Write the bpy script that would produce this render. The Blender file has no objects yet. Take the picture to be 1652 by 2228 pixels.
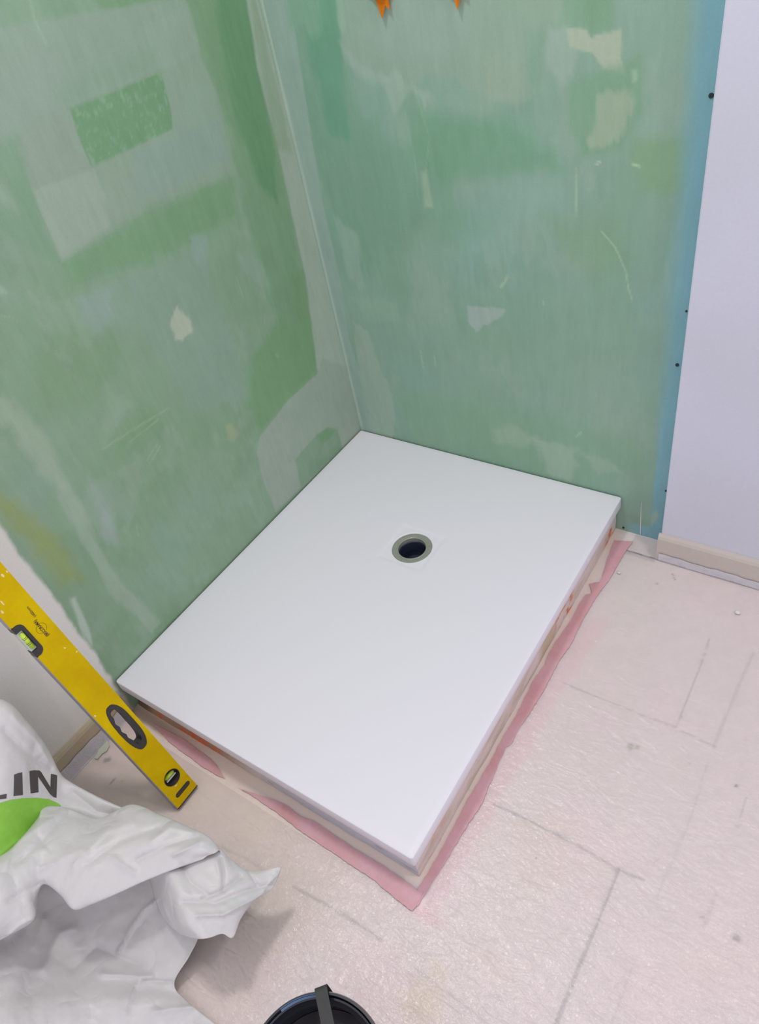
import bpy, bmesh, math, random
import numpy as np
from mathutils import Vector, Matrix
from mathutils.bvhtree import BVHTree
from mathutils.geometry import delaunay_2d_cdt

# ------------------------------------------------------------------ camera, world, lights
S = bpy.context.scene
COL = S.collection
W, H = 1652, 2228
F = 1578.3554593412373
R = np.array([[0.8211664, 0.5437743, -0.17319137],
              [0.26526648, -0.63239288, -0.72781381],
              [-0.50529144, 0.55171438, -0.66354488]])     # rows: right, down, forward
CAM = np.array([1.22238418, -1.33785825, 1.37780061])
cd = bpy.data.cameras.new('camera')
cd.sensor_fit = 'HORIZONTAL'
cd.sensor_width = 36.0
cd.lens = F * 36.0 / W
cd.clip_start = 0.01
cam = bpy.data.objects.new('camera', cd)
COL.objects.link(cam)
M = Matrix(((R[0][0], -R[1][0], -R[2][0], CAM[0]),
            (R[0][1], -R[1][1], -R[2][1], CAM[1]),
            (R[0][2], -R[1][2], -R[2][2], CAM[2]),
            (0, 0, 0, 1)))
cam.matrix_world = M
S.camera = cam

wd = bpy.data.worlds.new('world')
S.world = wd
wd.use_nodes = True
wd.node_tree.nodes['Background'].inputs[0].default_value = (0.965, 0.94, 1.03, 1)
wd.node_tree.nodes['Background'].inputs[1].default_value = 0.83


def area_lamp(name, loc, target, size, watt, col):
    l = bpy.data.lights.new(name, 'AREA')
    l.shape = 'DISK'
    l.size = size
    l.energy = watt
    l.color = col
    o = bpy.data.objects.new(name, l)
    COL.objects.link(o)
    o.location = loc
    o.rotation_euler = (Vector(target) - Vector(loc)).to_track_quat('-Z', 'Y').to_euler()
    return o


area_lamp('ceiling_lamp', (0.38, -0.68, 2.45), (0.5, -0.9, 0), 0.24, 10.5, (1.0, 0.955, 0.93))
area_lamp('ceiling_lamp', (1.75, -0.55, 2.45), (1.4, -0.9, 0), 0.22, 7, (1.0, 0.93, 0.88))
S.view_settings.view_transform = 'Standard'
S.view_settings.look = 'None'
S.view_settings.gamma = 1
S.view_settings.use_curve_mapping = False
S.view_settings.exposure = 0.0
LUM = 0.95                      # light reaching a wall, used to turn a seen colour into the paint's own


# ------------------------------------------------------------------ helpers
def ray(u, v):
    return R.T @ np.array([(u - W / 2) / F, (v - H / 2) / F, 1.0])


def on(u, v, ax, val):          # the point seen at a pixel, on the plane axis = val
    w = ray(u, v)
    return CAM + w * ((val - CAM[ax]) / w[ax])


def pix(P):                     # (n,3) -> (n,2)
    q = (np.asarray(P, float) - CAM) @ R.T
    return np.stack([W / 2 + F * q[:, 0] / q[:, 2], H / 2 + F * q[:, 1] / q[:, 2]], 1)


def lin(c):
    c = np.asarray(c, float) / 255.0
    return np.where(c <= 0.04045, c / 12.92, ((c + 0.055) / 1.055) ** 2.4)


def alb(c, k=None):
    return np.clip(lin(c) / (k or LUM), 0, 0.95)


def hash2(ix, iy, seed):
    n = (ix.astype(np.int64) * 374761393 + iy.astype(np.int64) * 668265263 + seed * 1442695041) & 0x7fffffff
    n = ((n ^ (n >> 13)) * 1274126177) & 0x7fffffff
    return ((n ^ (n >> 16)) & 0xffff) / 65535.0


def vnoise(x, y, seed=0):
    ix = np.floor(x).astype(np.int64)
    iy = np.floor(y).astype(np.int64)
    fx = x - ix
    fy = y - iy
    fx = fx * fx * (3 - 2 * fx)
    fy = fy * fy * (3 - 2 * fy)
    a = hash2(ix, iy, seed)
    b = hash2(ix + 1, iy, seed)
    c = hash2(ix, iy + 1, seed)
    d = hash2(ix + 1, iy + 1, seed)
    return (a * (1 - fx) + b * fx) * (1 - fy) + (c * (1 - fx) + d * fx) * fy


def fbm(x, y, seed=0, oct=4):   # about -1..1
    s = 0
    a = 1.0
    t = 0
    for k in range(oct):
        s = s + a * (vnoise(x, y, seed + k * 17) * 2 - 1)
        t += a
        a *= 0.55
        x = x * 2.03 + 3.1
        y = y * 2.03 + 1.7
    return s / t


def sstep(a, b, x):
    t = np.clip((x - a) / (b - a), 0, 1)
    return t * t * (3 - 2 * t)


def poly_sd(px, py, poly):      # signed distance, positive inside
    poly = np.asarray(poly, float)
    n = len(poly)
    d2 = np.full(px.shape, 1e18)
    ins = np.zeros(px.shape, bool)
    for i in range(n):
        ax, ay = poly[i]
        bx, by = poly[(i + 1) % n]
        ex, ey = bx - ax, by - ay
        L = ex * ex + ey * ey + 1e-18
        t = np.clip(((px - ax) * ex + (py - ay) * ey) / L, 0, 1)
        d2 = np.minimum(d2, (px - ax - t * ex) ** 2 + (py - ay - t * ey) ** 2)
        c = (ay > py) != (by > py)
        with np.errstate(divide='ignore', invalid='ignore'):
            xx = ax + (py - ay) * ex / (ey if abs(ey) > 1e-18 else 1e-18)
        ins ^= c & (px < xx)
    return np.where(ins, 1, -1) * np.sqrt(d2)


def line_d(px, py, pl):         # distance to an open polyline
    pl = np.asarray(pl, float)
    d2 = np.full(px.shape, 1e18)
    for i in range(len(pl) - 1):
        ax, ay = pl[i]
        bx, by = pl[i + 1]
        ex, ey = bx - ax, by - ay
        L = ex * ex + ey * ey + 1e-18
        t = np.clip(((px - ax) * ex + (py - ay) * ey) / L, 0, 1)
        d2 = np.minimum(d2, (px - ax - t * ex) ** 2 + (py - ay - t * ey) ** 2)
    return np.sqrt(d2)


def link(o, parent=None):
    COL.objects.link(o)
    if parent is not None:
        o.parent = parent
    return o


def tag(o, label=None, cat=None, group=None, kind=None):
    if label: o['label'] = label
    if cat: o['category'] = cat
    if group: o['group'] = group
    if kind: o['kind'] = kind
    return o


def empty(name, loc, mat=None):
    o = bpy.data.objects.new(name, None)
    COL.objects.link(o)
    o.empty_display_size = 0.05
    if mat is not None:
        o.matrix_world = mat
    else:
        o.location = loc
    return o


def mesh_obj(name, verts, faces, mat, parent=None, smooth=True, loc=(0, 0, 0)):
    me = bpy.data.meshes.new(name)
    me.from_pydata([tuple(map(float, v)) for v in verts], [], faces)
    me.update()
    if smooth:
        me.shade_smooth()
    me.materials.append(mat)
    o = bpy.data.objects.new(name, me)
    o.location = loc
    return link(o, parent)


def bm_obj(name, bm, mat, parent=None, smooth=False, loc=(0, 0, 0)):
    me = bpy.data.meshes.new(name)
    bmesh.ops.recalc_face_normals(bm, faces=bm.faces)
    bm.to_mesh(me)
    bm.free()
    if smooth:
        me.shade_smooth()
    me.materials.append(mat)
    o = bpy.data.objects.new(name, me)
    o.location = loc
    return link(o, parent)


def box_bm(x0, x1, y0, y1, z0, z1, bev=0.0, seg=2, bm=None):
    b = bmesh.new()
    bmesh.ops.create_cube(b, size=1)
    for v in b.verts:
        v.co = Vector((x0 + (v.co.x + .5) * (x1 - x0), y0 + (v.co.y + .5) * (y1 - y0), z0 + (v.co.z + .5) * (z1 - z0)))
    if bev > 0:
        bmesh.ops.bevel(b, geom=b.edges[:], offset=bev, segments=seg, profile=0.6, affect='EDGES')
    if bm is None:
        return b
    me = bpy.data.meshes.new('tmp')
    b.to_mesh(me)
    b.free()
    bm.from_mesh(me)
    bpy.data.meshes.remove(me)
    return bm


def autosmooth(o, deg=35):
    me = o.data
    bm = bmesh.new()
    bm.from_mesh(me)
    for e in bm.edges:
        e.smooth = not (len(e.link_faces) == 2 and e.calc_face_angle(0) > math.radians(deg))
    for f in bm.faces:
        f.smooth = True
    bm.to_mesh(me)
    bm.free()
    return o


def nodemat(name, color=(0.8, 0.8, 0.8), rough=0.6, metal=0.0, attr=None, grain=0.0, gscale=400, bump=0.0,
            bscale=120, bdist=0.001, spec=0.5, coat=0.0, var=None, vscale=6):
    m = bpy.data.materials.new(name)
    m.use_nodes = True
    nt = m.node_tree
    N = nt.nodes
    L = nt.links
    b = N['Principled BSDF']
    b.inputs['Roughness'].default_value = rough
    b.inputs['Metallic'].default_value = metal
    b.inputs['Specular IOR Level'].default_value = spec
    b.inputs['Coat Weight'].default_value = coat
    tc = N.new('ShaderNodeTexCoord')
    if attr:
        a = N.new('ShaderNodeAttribute')
        a.attribute_name = attr
        src = a.outputs['Color']
    else:
        rgb = N.new('ShaderNodeRGB')
        rgb.outputs[0].default_value = (*map(float, color), 1)
        src = rgb.outputs[0]
    if var is not None:
        nz = N.new('ShaderNodeTexNoise')
        nz.inputs['Scale'].default_value = vscale
        nz.inputs['Detail'].default_value = 5
        L.new(tc.outputs['Object'], nz.inputs['Vector'])
        rp = N.new('ShaderNodeValToRGB')
        rp.color_ramp.elements[0].position = 0.4
        rp.color_ramp.elements[1].position = 0.65
        L.new(nz.outputs['Fac'], rp.inputs[0])
        mx = N.new('ShaderNodeMix')
        mx.data_type = 'RGBA'
        L.new(rp.outputs[0], mx.inputs[0])
        L.new(src, mx.inputs[6])
        mx.inputs[7].default_value = (*map(float, var), 1)
        src = mx.outputs[2]
    if grain > 0:
        nz = N.new('ShaderNodeTexNoise')
        nz.inputs['Scale'].default_value = gscale
        nz.inputs['Detail'].default_value = 3
        L.new(tc.outputs['Object'], nz.inputs['Vector'])
        mr = N.new('ShaderNodeMapRange')
        mr.inputs['From Min'].default_value = 0.25
        mr.inputs['From Max'].default_value = 0.75
        mr.inputs['To Min'].default_value = 1 - grain
        mr.inputs['To Max'].default_value = 1 + grain
        L.new(nz.outputs['Fac'], mr.inputs['Value'])
        vm = N.new('ShaderNodeVectorMath')
        vm.operation = 'SCALE'
        L.new(src, vm.inputs[0])
        L.new(mr.outputs[0], vm.inputs['Scale'])
        src = vm.outputs[0]
    L.new(src, b.inputs['Base Color'])
    if bump > 0:
        nz = N.new('ShaderNodeTexNoise')
        nz.inputs['Scale'].default_value = bscale
        nz.inputs['Detail'].default_value = 4
        L.new(tc.outputs['Object'], nz.inputs['Vector'])
        bp = N.new('ShaderNodeBump')
        bp.inputs['Strength'].default_value = bump
        bp.inputs['Distance'].default_value = bdist
        L.new(nz.outputs['Fac'], bp.inputs['Height'])
        L.new(bp.outputs[0], b.inputs['Normal'])
    return m


def axis_pts(segs):             # [(start, step), ..., end]
    out = []
    for (a, st), (b, _) in zip(segs[:-1], segs[1:]):
        n = max(1, int(round((b - a) / st)))
        out += list(np.linspace(a, b, n, endpoint=False))
    out.append(segs[-1][0])
    return np.array(out)


def grid_obj(name, A, B, place, mat, colour=None, parent=None, smooth=True, flip=False):
    """grid over coordinates A x B; place(a, b) -> xyz; colour(a, b) -> rgb (linear)"""
    a, b = np.meshgrid(A, B, indexing='ij')
    a = a.ravel()
    b = b.ravel()
    P = np.stack(place(a, b), 1)
    n, m = len(A), len(B)
    i, j = np.meshgrid(np.arange(n - 1), np.arange(m - 1), indexing='ij')
    q = (i * m + j).ravel()
    quad = np.stack([q, q + m, q + m + 1, q + 1], 1)
    if flip:
        quad = quad[:, ::-1]
    me = bpy.data.meshes.new(name)
    me.vertices.add(len(P))
    me.vertices.foreach_set('co', P.astype(np.float32).ravel())
    me.loops.add(quad.size)
    me.loops.foreach_set('vertex_index', quad.astype(np.int32).ravel())
    me.polygons.add(len(quad))
    me.polygons.foreach_set('loop_start', np.arange(0, quad.size, 4, dtype=np.int32))
    me.update(calc_edges=True)
    me.validate()
    if smooth:
        me.shade_smooth()
    if colour is not None:
        c = np.clip(colour(a, b), 0, 1)
        at = me.color_attributes.new('tint', 'FLOAT_COLOR', 'POINT')
        at.data.foreach_set('color', np.concatenate([c, np.ones((len(c), 1))], 1).astype(np.float32).ravel())
    me.materials.append(mat)
    o = bpy.data.objects.new(name, me)
    return link(o, parent)


def blend(c, col, m):
    return c * (1 - m[:, None]) + np.asarray(col)[None, :] * m[:, None]


# ------------------------------------------------------------------ the two green plasterboard walls
def patch_set(c, A, B, conv, layers, lum, seed):
    """layers: (pixel polygon, seen colour, softness m, strength, raggedness m, streak frequencies)"""
    for k, (pl, colr, soft, alpha, rag, fr) in enumerate(layers):
        q = np.array([conv(u, v) for u, v in pl])
        pad = soft + rag + 0.01
        s = (A > q[:, 0].min() - pad) & (A < q[:, 0].max() + pad) & (B > q[:, 1].min() - pad) & (B < q[:, 1].max() + pad)
        if not s.any():
            continue
        a, b = A[s], B[s]
        sd = poly_sd(a, b, q)
        if rag > 0:
            sd = sd + rag * 1.25 * fbm(a * fr[0], b * fr[1], seed + k * 7, 5)
        m = sstep(-soft, soft, sd) * alpha
        m = m * (1 + 0.12 * fbm(a * 60, b * 40, seed + 300 + k, 3))
        c[s] = blend(c[s], alb(colr, lum), np.clip(m, 0, 1))
    return c


V = (70, 14)      # vertical streaks
I2 = (45, 45)     # even raggedness


def conv_left(u, v):
    p = on(u, v, 0, 0.0)
    return p[1], p[2] + TR - TR


def conv_back(u, v):
    p = on(u, v, 1, 0.0)
    return p[0], p[2]


TR = 0.1142       # height of the shower tray's top over the floor
LL = 0.80         # light on the left wall
LB = 0.78         # light on the back wall


def colour_left(Y, Z):
    A, B = Y, Z
    base = alb((127, 154, 128), LL)
    c = np.repeat(base[None, :], len(A), 0)
    c = blend(c, alb((131, 155, 137), LL), 0.75 * sstep(-0.15, 0.45, fbm(A * 5, B * 5, 5, 5) + 0.25 * fbm(A * 40, B * 14, 8, 3)))
    c = blend(c, alb((118, 148, 114), LL), 0.6 * sstep(0.0, 0.5, fbm(A * 4 + 9, B * 4, 25, 4)))
    c = blend(c, alb((143, 162, 145), LL), 0.38 * sstep(.08, .35, fbm(A * 11, B * 8, 333, 4) + .35 * fbm(A * 70, B * 30, 334, 3)))
    c = blend(c, alb((114, 145, 114), LL), 0.30 * sstep(.1, .35, fbm(A * 9, B * 7, 433, 4) + .35 * fbm(A * 60, B * 40, 434, 3)))
    G = (136, 155, 142)
    layers = [
        ([(200, 0), (330, -60), (420, -60), (410, 5), (230, 28)], (110, 146, 108), .012, .7, .008, I2),
        ([(405, -40), (470, -80), (545, 0), (600, 300), (640, 520), (690, 800), (640, 800), (560, 560), (500, 300), (440, 100)], (112, 145, 112), .02, .75, .012, V),
        ([(470, -60), (530, -40), (575, 180), (600, 330), (602, 440), (560, 400), (515, 250), (480, 120)], (96, 138, 102), .012, .8, .01, V),
        ([(0, 60), (120, 40), (230, 22), (400, -10), (432, 110), (350, 155), (155, 235), (0, 290), (-200, 350), (-200, 80)], (137, 156, 141), .004, .9, .003, I2),
        ([(20, 140), (0, 230), (110, 245), (130, 130), (70, 110)], (139, 157, 142), .02, .6, .01, I2),
        ([(-200, 360), (0, 290), (155, 235), (350, 155), (432, 110), (470, 200), (490, 290), (505, 382), (320, 460), (135, 572), (110, 510), (70, 415), (30, 290), (-200, 600)], (137, 156, 138), .003, .95, .002, I2),
        ([(310, 60), (410, 10), (436, 112), (352, 156)], (140, 159, 143), .004, .7, .002, I2),
        ([(70, 415), (205, 366), (228, 430), (240, 495), (135, 570)], (146, 162, 146), .003, .85, .002, I2),
        ([(290, 330), (480, 250), (500, 345), (400, 400), (300, 430)], (135, 156, 145), .01, .7, .003, I2),
        ([(130, 240), (150, 232), (197, 366), (75, 412), (40, 310)], (138, 155, 140), .003, .7, .002, I2),
        ([(355, 160), (468, 190), (490, 260), (380, 285)], (137, 158, 140), .004, .7, .002, I2),
        ([(340, 95), (345, 150), (150, 232), (120, 200), (200, 150)], (128, 152, 130), .012, .5, .004, I2),
        ([(0, 300), (38, 300), (70, 415), (100, 510), (135, 572), (90, 560), (0, 500), (-80, 400)], (118, 150, 122), .01, .6, .01, V),
        ([(135, 572), (320, 460), (505, 384), (520, 470), (420, 520), (275, 590), (160, 620)], (112, 148, 112), .02, .8, .006, I2),
        ([(272, 605), (400, 560), (448, 540), (455, 620), (500, 720), (540, 860), (420, 900), (340, 760), (300, 700)], (130, 153, 136), .007, .8, .004, I2),
        ([(410, 510), (450, 515), (455, 560), (430, 580)], (134, 158, 146), .008, .8, .008, I2),
        ([(520, 555), (555, 560), (575, 600), (560, 620), (530, 590)], (134, 156, 140), .01, .8, .01, V),
        ([(630, 600), (660, 590), (690, 760), (700, 800), (660, 800)], (112, 144, 106), .015, .8, .01, V),
        ([(545, 780), (600, 700), (690, 700), (690, 815), (640, 860), (565, 945), (540, 880)], (114, 148, 110), .02, .9, .006, I2),
        ([(170, 648), (240, 635), (250, 690), (215, 720), (185, 700)], (140, 158, 150), .015, .7, .012, I2),
        ([(372, 690), (385, 664), (398, 680), (415, 700), (418, 726), (398, 742), (382, 738)], (166, 176, 156), .004, .9, .009, I2),
        ([(490, 925), (505, 922), (520, 945), (510, 962), (495, 955)], (152, 166, 130), .006, .6, .003, I2),
        # plaster beside the corner, and its foot with the green window
        ([(528, -60), (548, -60), (700, 560), (790, 925), (787, 940), (770, 940), (690, 800), (665, 600), (600, 300), (560, 150)], (154, 168, 154), .004, .9, .003, V),
        ([(535, -60), (543, -60), (640, 340), (600, 320), (560, 120)], (128, 152, 124), .008, .6, .004, V),
        ([(692, 812), (630, 868), (566, 950), (559, 985), (575, 1050), (600, 1114), (700, 1020), (800, 935), (760, 800), (700, 780)], (146, 160, 146), .003, .95, .003, I2),
        ([(655, 985), (643, 1000), (655, 1060), (745, 975), (735, 935), (715, 930), (690, 945)], (124, 151, 126), .004, .95, .002, I2),
        ([(690, 948), (712, 931), (728, 935), (722, 950), (700, 968)], (112, 148, 108), .006, .8, .002, I2),
        ([(674, 1000), (672, 1040), (745, 978), (738, 960), (700, 1000)], (116, 146, 118), .01, .6, .004, I2),
        # diagonal-looking light trowel bands (they are upright on the wall)
        ([(-40, 860), (30, 868), (60, 905), (105, 960), (150, 1070), (100, 1050), (20, 930), (-60, 960)], (146, 165, 144), .012, .8, .008, I2),
        ([(100, 980), (150, 1050), (250, 1250), (350, 1355), (330, 1378), (240, 1290), (130, 1090)], (148, 167, 148), .006, .7, .008, V),
        ([(190, 1040), (240, 1110), (270, 1190), (230, 1180)], (146, 163, 156), .012, .7, .01, V),
        ([(340, 1120), (420, 1200), (380, 1260), (330, 1180)], (126, 156, 136), .01, .5, .006, I2),
        ([(-60, 1040), (0, 1065), (60, 1115), (120, 1160), (180, 1260), (140, 1270), (60, 1180), (0, 1120), (-60, 1100)], (136, 152, 92), .02, .75, .01, I2),
        ([(-30, 380), (10, 400), (40, 460), (0, 440)], (150, 166, 150), .012, .6, .01, V),
        ([(150, 1300), (165, 1297), (195, 1380), (200, 1405), (180, 1380)], (172, 188, 176), .004, .8, .004, V),
        ([(232, 945), (320, 880), (350, 905), (300, 960), (250, 990)], (116, 150, 112), .02, .5, .01, I2),
        ([(230, 840), (280, 880), (230, 960), (225, 975)], (144, 164, 142), .012, .35, .01, I2),
        ([(0, 620), (10, 628), (18, 640), (0, 640)], (160, 178, 160), .003, .6, .003, I2),
    ]
    c = patch_set(c, A, B, conv_left, layers, LL, 11)
    for pl, wpx in (([(222, 978), (290, 935), (360, 892), (368, 888)], .004), ([(280, 962), (345, 912)], .003), ([(320, 1000), (343, 965)], .003), ([(328, 1005), (348, 972)], .003),
                    ([(66, 0), (75, 40), (100, 95)], .006), ([(40, 700), (25, 690), (0, 688)], .003), ([(296, 1143), (302, 1165)], .0025), ([(515, 600), (530, 655)], .003), ([(600, 772), (606, 778)], .003)):
        d = line_d(A, B, [conv_left(u, v) for u, v in pl])
        c = blend(c, alb((152, 172, 148), LL), 0.45 * sstep(wpx, 0, d + .001 * fbm(A * 200, B * 200, 3, 2)))
    # the dark bare rectangle, speckled with thin plaster
    q = [conv_left(u, v) for u, v in [(152, 237), (351, 156), (372, 240), (376, 280), (200, 363), (175, 310)]]
    m = sstep(-.002, .002, poly_sd(A, B, q) + .001 * fbm(A * 150, B * 150, 4, 3))
    sp = sstep(.0, .6, fbm(A * 190, B * 90, 40, 3) + .25 * fbm(A * 20, B * 20, 2, 2))
    c = blend(c, alb((110, 146, 112), LL), m)
    c = blend(c, alb((136, 164, 140), LL), m * sp * .65)
    # fine brushed streaks over everything
    st = fbm(A * 160, B * 18, 71, 4)
    c = c * (1 + 0.06 * st + 0.035 * fbm(A * 50, B * 22, 78, 3) + 0.03 * fbm(A * 16, B * 16, 77, 4))[:, None]
    # white paint beyond the bare board: its own ragged edge
    edge = -1.003 + .007 * fbm(B * 9, B * 0 + 2, 5, 3) + .004 * fbm(A * 60, B * 38, 6, 4)
    m = sstep(.005, -.004, A - edge)
    c = blend(c, alb((206, 204, 200), LL), m)
    return c


def colour_back(X, Z):
    A, B = X, Z
    c = np.repeat(alb((129, 158, 141), LB)[None, :], len(A), 0)
    c = blend(c, alb((127, 160, 149), LB), 0.7 * sstep(-0.1, 0.5, fbm(A * 4, B * 3, 5, 4)))
    c = blend(c, alb((126, 153, 131), LB), 0.6 * sstep(0.0, 0.5, fbm(A * 4 + 9, B * 5, 29, 4)))
    c = blend(c, alb((142, 164, 148), LB), 0.34 * sstep(.08, .35, fbm(A * 12, B * 7, 533, 4) + .35 * fbm(A * 80, B * 30, 534, 3)))
    c = blend(c, alb((112, 148, 124), LB), 0.30 * sstep(.1, .35, fbm(A * 9, B * 5, 633, 4) + .35 * fbm(A * 60, B * 20, 634, 3)))
    layers = [
        ([(600, -40), (760, -40), (750, 150), (790, 260), (900, 330), (980, 380), (1000, 470), (940, 480), (850, 560), (770, 620), (700, 420)], (112, 150, 127), .03, .65, .014, V),
        ([(655, -20), (745, -20), (750, 180), (760, 300), (720, 300), (680, 150)], (98, 148, 122), .012, .7, .008, V),
        ([(900, 240), (1100, 260), (1210, 330), (1225, 370), (1100, 385), (960, 400), (880, 330)], (110, 152, 124), .02, .8, .01, V),
        ([(930, 470), (1100, 440), (1110, 480), (1000, 540), (960, 530)], (116, 154, 128), .02, .6, .01, I2),
        ([(1000, 450), (1150, 380), (1250, 420), (1260, 480), (1130, 500), (1030, 480)], (132, 162, 152), .03, .5, .012, I2),
        ([(990, 500), (1080, 480), (1090, 540), (1010, 570)], (128, 162, 152), .03, .5, .01, I2),
        ([(1380, 300), (1500, 300), (1510, 360), (1480, 420), (1400, 415), (1370, 350)], (122, 155, 122), .015, .85, .006, I2),
        ([(1180, 470), (1350, 480), (1370, 560), (1300, 620), (1240, 560)], (122, 153, 122), .03, .6, .012, I2),
        ([(1000, 640), (1350, 620), (1400, 760), (1200, 820), (1000, 760)], (126, 156, 136), .04, .6, .012, I2),
        ([(850, 850), (1050, 870), (1380, 950), (1430, 1020), (1250, 1060), (900, 960)], (122, 156, 128), .03, .6, .012, I2),
        # wide plaster field at the top
        ([(745, -60), (1210, -60), (1215, 30), (1190, 60), (1185, 120), (1180, 190), (1120, 240), (1095, 225), (1010, 190), (980, 160), (940, 165), (890, 185), (820, 175), (760, 145), (742, 100)], (137, 160, 144), .006, .9, .014, V),
        ([(820, 0), (1000, 0), (1020, 60), (980, 110), (850, 130), (800, 80)], (141, 162, 151), .03, .6, .01, I2),
        ([(1040, 110), (1130, 120), (1140, 200), (1110, 228), (1060, 200)], (142, 162, 142), .01, .7, .01, V),
        ([(820, 165), (860, 160), (935, 205), (925, 235), (900, 200), (860, 240), (845, 200)], (150, 170, 156), .006, .6, .014, V),
        ([(740, 90), (790, 145), (850, 175), (820, 185), (770, 160)], (150, 170, 160), .008, .5, .004, I2),
        ([(1080, -20), (1240, -40), (1235, 60), (1180, 70), (1100, 40)], (134, 160, 138), .012, .6, .012, V),
        ([(1235, -60), (1335, -60), (1330, 60), (1290, 70), (1250, 50)], (112, 150, 116), .02, .7, .01, V),
        ([(1196, 60), (1230, 60), (1260, 110), (1235, 180), (1190, 150), (1182, 120)], (144, 166, 152), .006, .8, .012, V),
        ([(1232, 62), (1278, 60), (1285, 82), (1332, 66), (1354, 56), (1357, 162), (1310, 150), (1290, 115), (1262, 108), (1240, 105)], (158, 172, 152), .002, .95, .005, I2),
        ([(1150, 70), (1182, 60), (1180, 170), (1150, 240)], (118, 154, 132), .015, .6, .01, V),
        ([(1240, 180), (1400, 120), (1400, 240), (1350, 330), (1270, 335), (1232, 270)], (116, 154, 124), .01, .7, .006, I2),
        ([(1296, 205), (1365, 190), (1378, 220), (1362, 285), (1345, 312), (1285, 318), (1272, 310), (1290, 290)], (146, 166, 142), .006, .9, .012, V),
        ([(1372, 150), (1390, 150), (1388, 175), (1376, 180)], (150, 175, 146), .003, .7, .003, I2),
        ([(915, 375), (930, 370), (938, 420), (945, 452), (925, 450)], (144, 168, 146), .005, .8, .004, V),
        ([(1015, 663), (1060, 668), (1096, 675), (1085, 696), (1055, 706), (1036, 726), (1020, 700)], (150, 168, 160), .003, .9, .006, I2),
        ([(1070, 935), (1120, 925), (1160, 955), (1150, 975), (1080, 965)], (142, 166, 144), .012, .7, .01, I2),
        ([(1165, 955), (1255, 975), (1255, 1010), (1240, 1045), (1190, 1030), (1180, 990)], (146, 168, 148), .01, .75, .012, I2),
        ([(1270, 990), (1325, 1000), (1355, 1030), (1300, 1030)], (144, 168, 146), .008, .6, .01, I2),
        # plaster beside the corner
        ([(562, -60), (612, -60), (640, 60), (672, 260), (700, 430), (742, 620), (760, 740), (800, 850), (822, 955), (787, 940), (700, 560)], (139, 162, 151), .002, .95, .002, V),
        ([(620, -20), (690, -20), (695, 60), (690, 90), (660, 60), (630, 70)], (124, 160, 138), .008, .7, .012, V),
        ([(650, 100), (700, 180), (705, 300), (680, 300), (670, 200)], (122, 156, 138), .01, .6, .01, V),
        ([(730, 470), (775, 510), (795, 600), (790, 640), (760, 600)], (142, 166, 152), .008, .7, .014, V),
        ([(770, 650), (860, 660), (880, 700), (800, 700)], (138, 166, 146), .01, .45, .014, I2),
        ([(770, 700), (800, 720), (850, 860), (860, 930), (855, 955), (815, 955), (790, 850)], (145, 166, 150), .004, .85, .012, V),
        ([(726, -60), (742, -60), (752, 60), (745, 75), (735, 50)], (140, 170, 148), .004, .8, .003, V),
    ]
    c = patch_set(c, A, B, conv_back, layers, LB, 111)
    # pale joint line just right of the corner
    d = line_d(A, B, [(0.0075, z) for z in (0.1, 2.4)])
    c = blend(c, alb((164, 179, 167), LB), .9 * sstep(.0060, .0015, d + .001 * fbm(B * 12, A * 0, 3, 2)))
    for pl, wpx, al in (([(1310, 505), (1340, 540), (1362, 590), (1368, 630), (1376, 652)], .003, .5), ([(1256, 365), (1254, 440), (1252, 470)], .003, .4),
                        ([(1298, 357), (1306, 352)], .004, .8), ([(1378, 358), (1392, 362)], .004, .8), ([(1182, 655), (1182, 663)], .003, .7), ([(1090, 625), (1100, 612), (1105, 600)], .005, .6),
                        ([(916, 762), (922, 800)], .003, .5), ([(945, 775), (950, 800)], .003, .5), ([(1254, 950), (1265, 940)], .003, .6), ([(905, 200), (935, 300), (925, 380)], .003, .15), ([(880, 240), (905, 360), (910, 430)], .003, .15),
                        ([(1366, 1092), (1372, 1120)], .003, .0)):
        d = line_d(A, B, [conv_back(u, v) for u, v in pl])
        c = blend(c, alb((168, 190, 160), LB), al * sstep(wpx, 0, d + .001 * fbm(A * 200, B * 200, 3, 2)))
    # bare bluish board at the free edge and foot
    e = A - .872 + .006 * fbm(B * 9, A * 0, 9, 3) + .008 * sstep(.8, 1.2, B)
    m = sstep(-.022 * sstep(.2, .5, B) - .003, .004 + .018 * sstep(.2, .5, B), e)
    foot = sstep(.004, -.004, B - .036 - .006 * fbm(A * 40, B * 0, 5, 3)) * sstep(.80, .86, A + .1 * B)
    m = np.maximum(m, foot)
    c = blend(c, alb((118, 163, 174), LB), m * .95)
    q = [conv_back(u, v) for u, v in [(1428, 1108), (1434, 1122), (1424, 1138), (1416, 1146), (1420, 1120)]]
    c = blend(c, alb((150, 172, 150), LB), .9 * sstep(-.002, .002, poly_sd(A, B, q)))
    st = fbm(A * 160, B * 18, 171, 4)
    c = c * (1 + 0.055 * st + 0.035 * fbm(A * 50, B * 18, 178, 3) + 0.03 * fbm(A * 16, B * 16, 177, 4))[:, None]
    return c


m_board = nodemat('painted_board', attr='tint', rough=.62, spec=.35, grain=.035, gscale=260, bump=.12, bscale=60, bdist=.002)
tagk = lambda o: tag(o, kind='structure')

Yw = axis_pts([(-2.0, .1), (-1.30, .004), (0, 0)])
Zw = axis_pts([(0, .004), (1.36, .06), (2.45, 0)])
o = grid_obj('wall_left', Yw, Zw, lambda a, b: (a * 0, a, b), m_board, colour_left)
tagk(o)
Xw = axis_pts([(0, .004), (.96, .1), (1.1, 0)])
o = grid_obj('wall_back', Xw, Zw, lambda a, b: (a, a * 0, b), m_board, colour_back, flip=True)
tagk(o)
bpy.context.view_layer.update()

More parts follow.
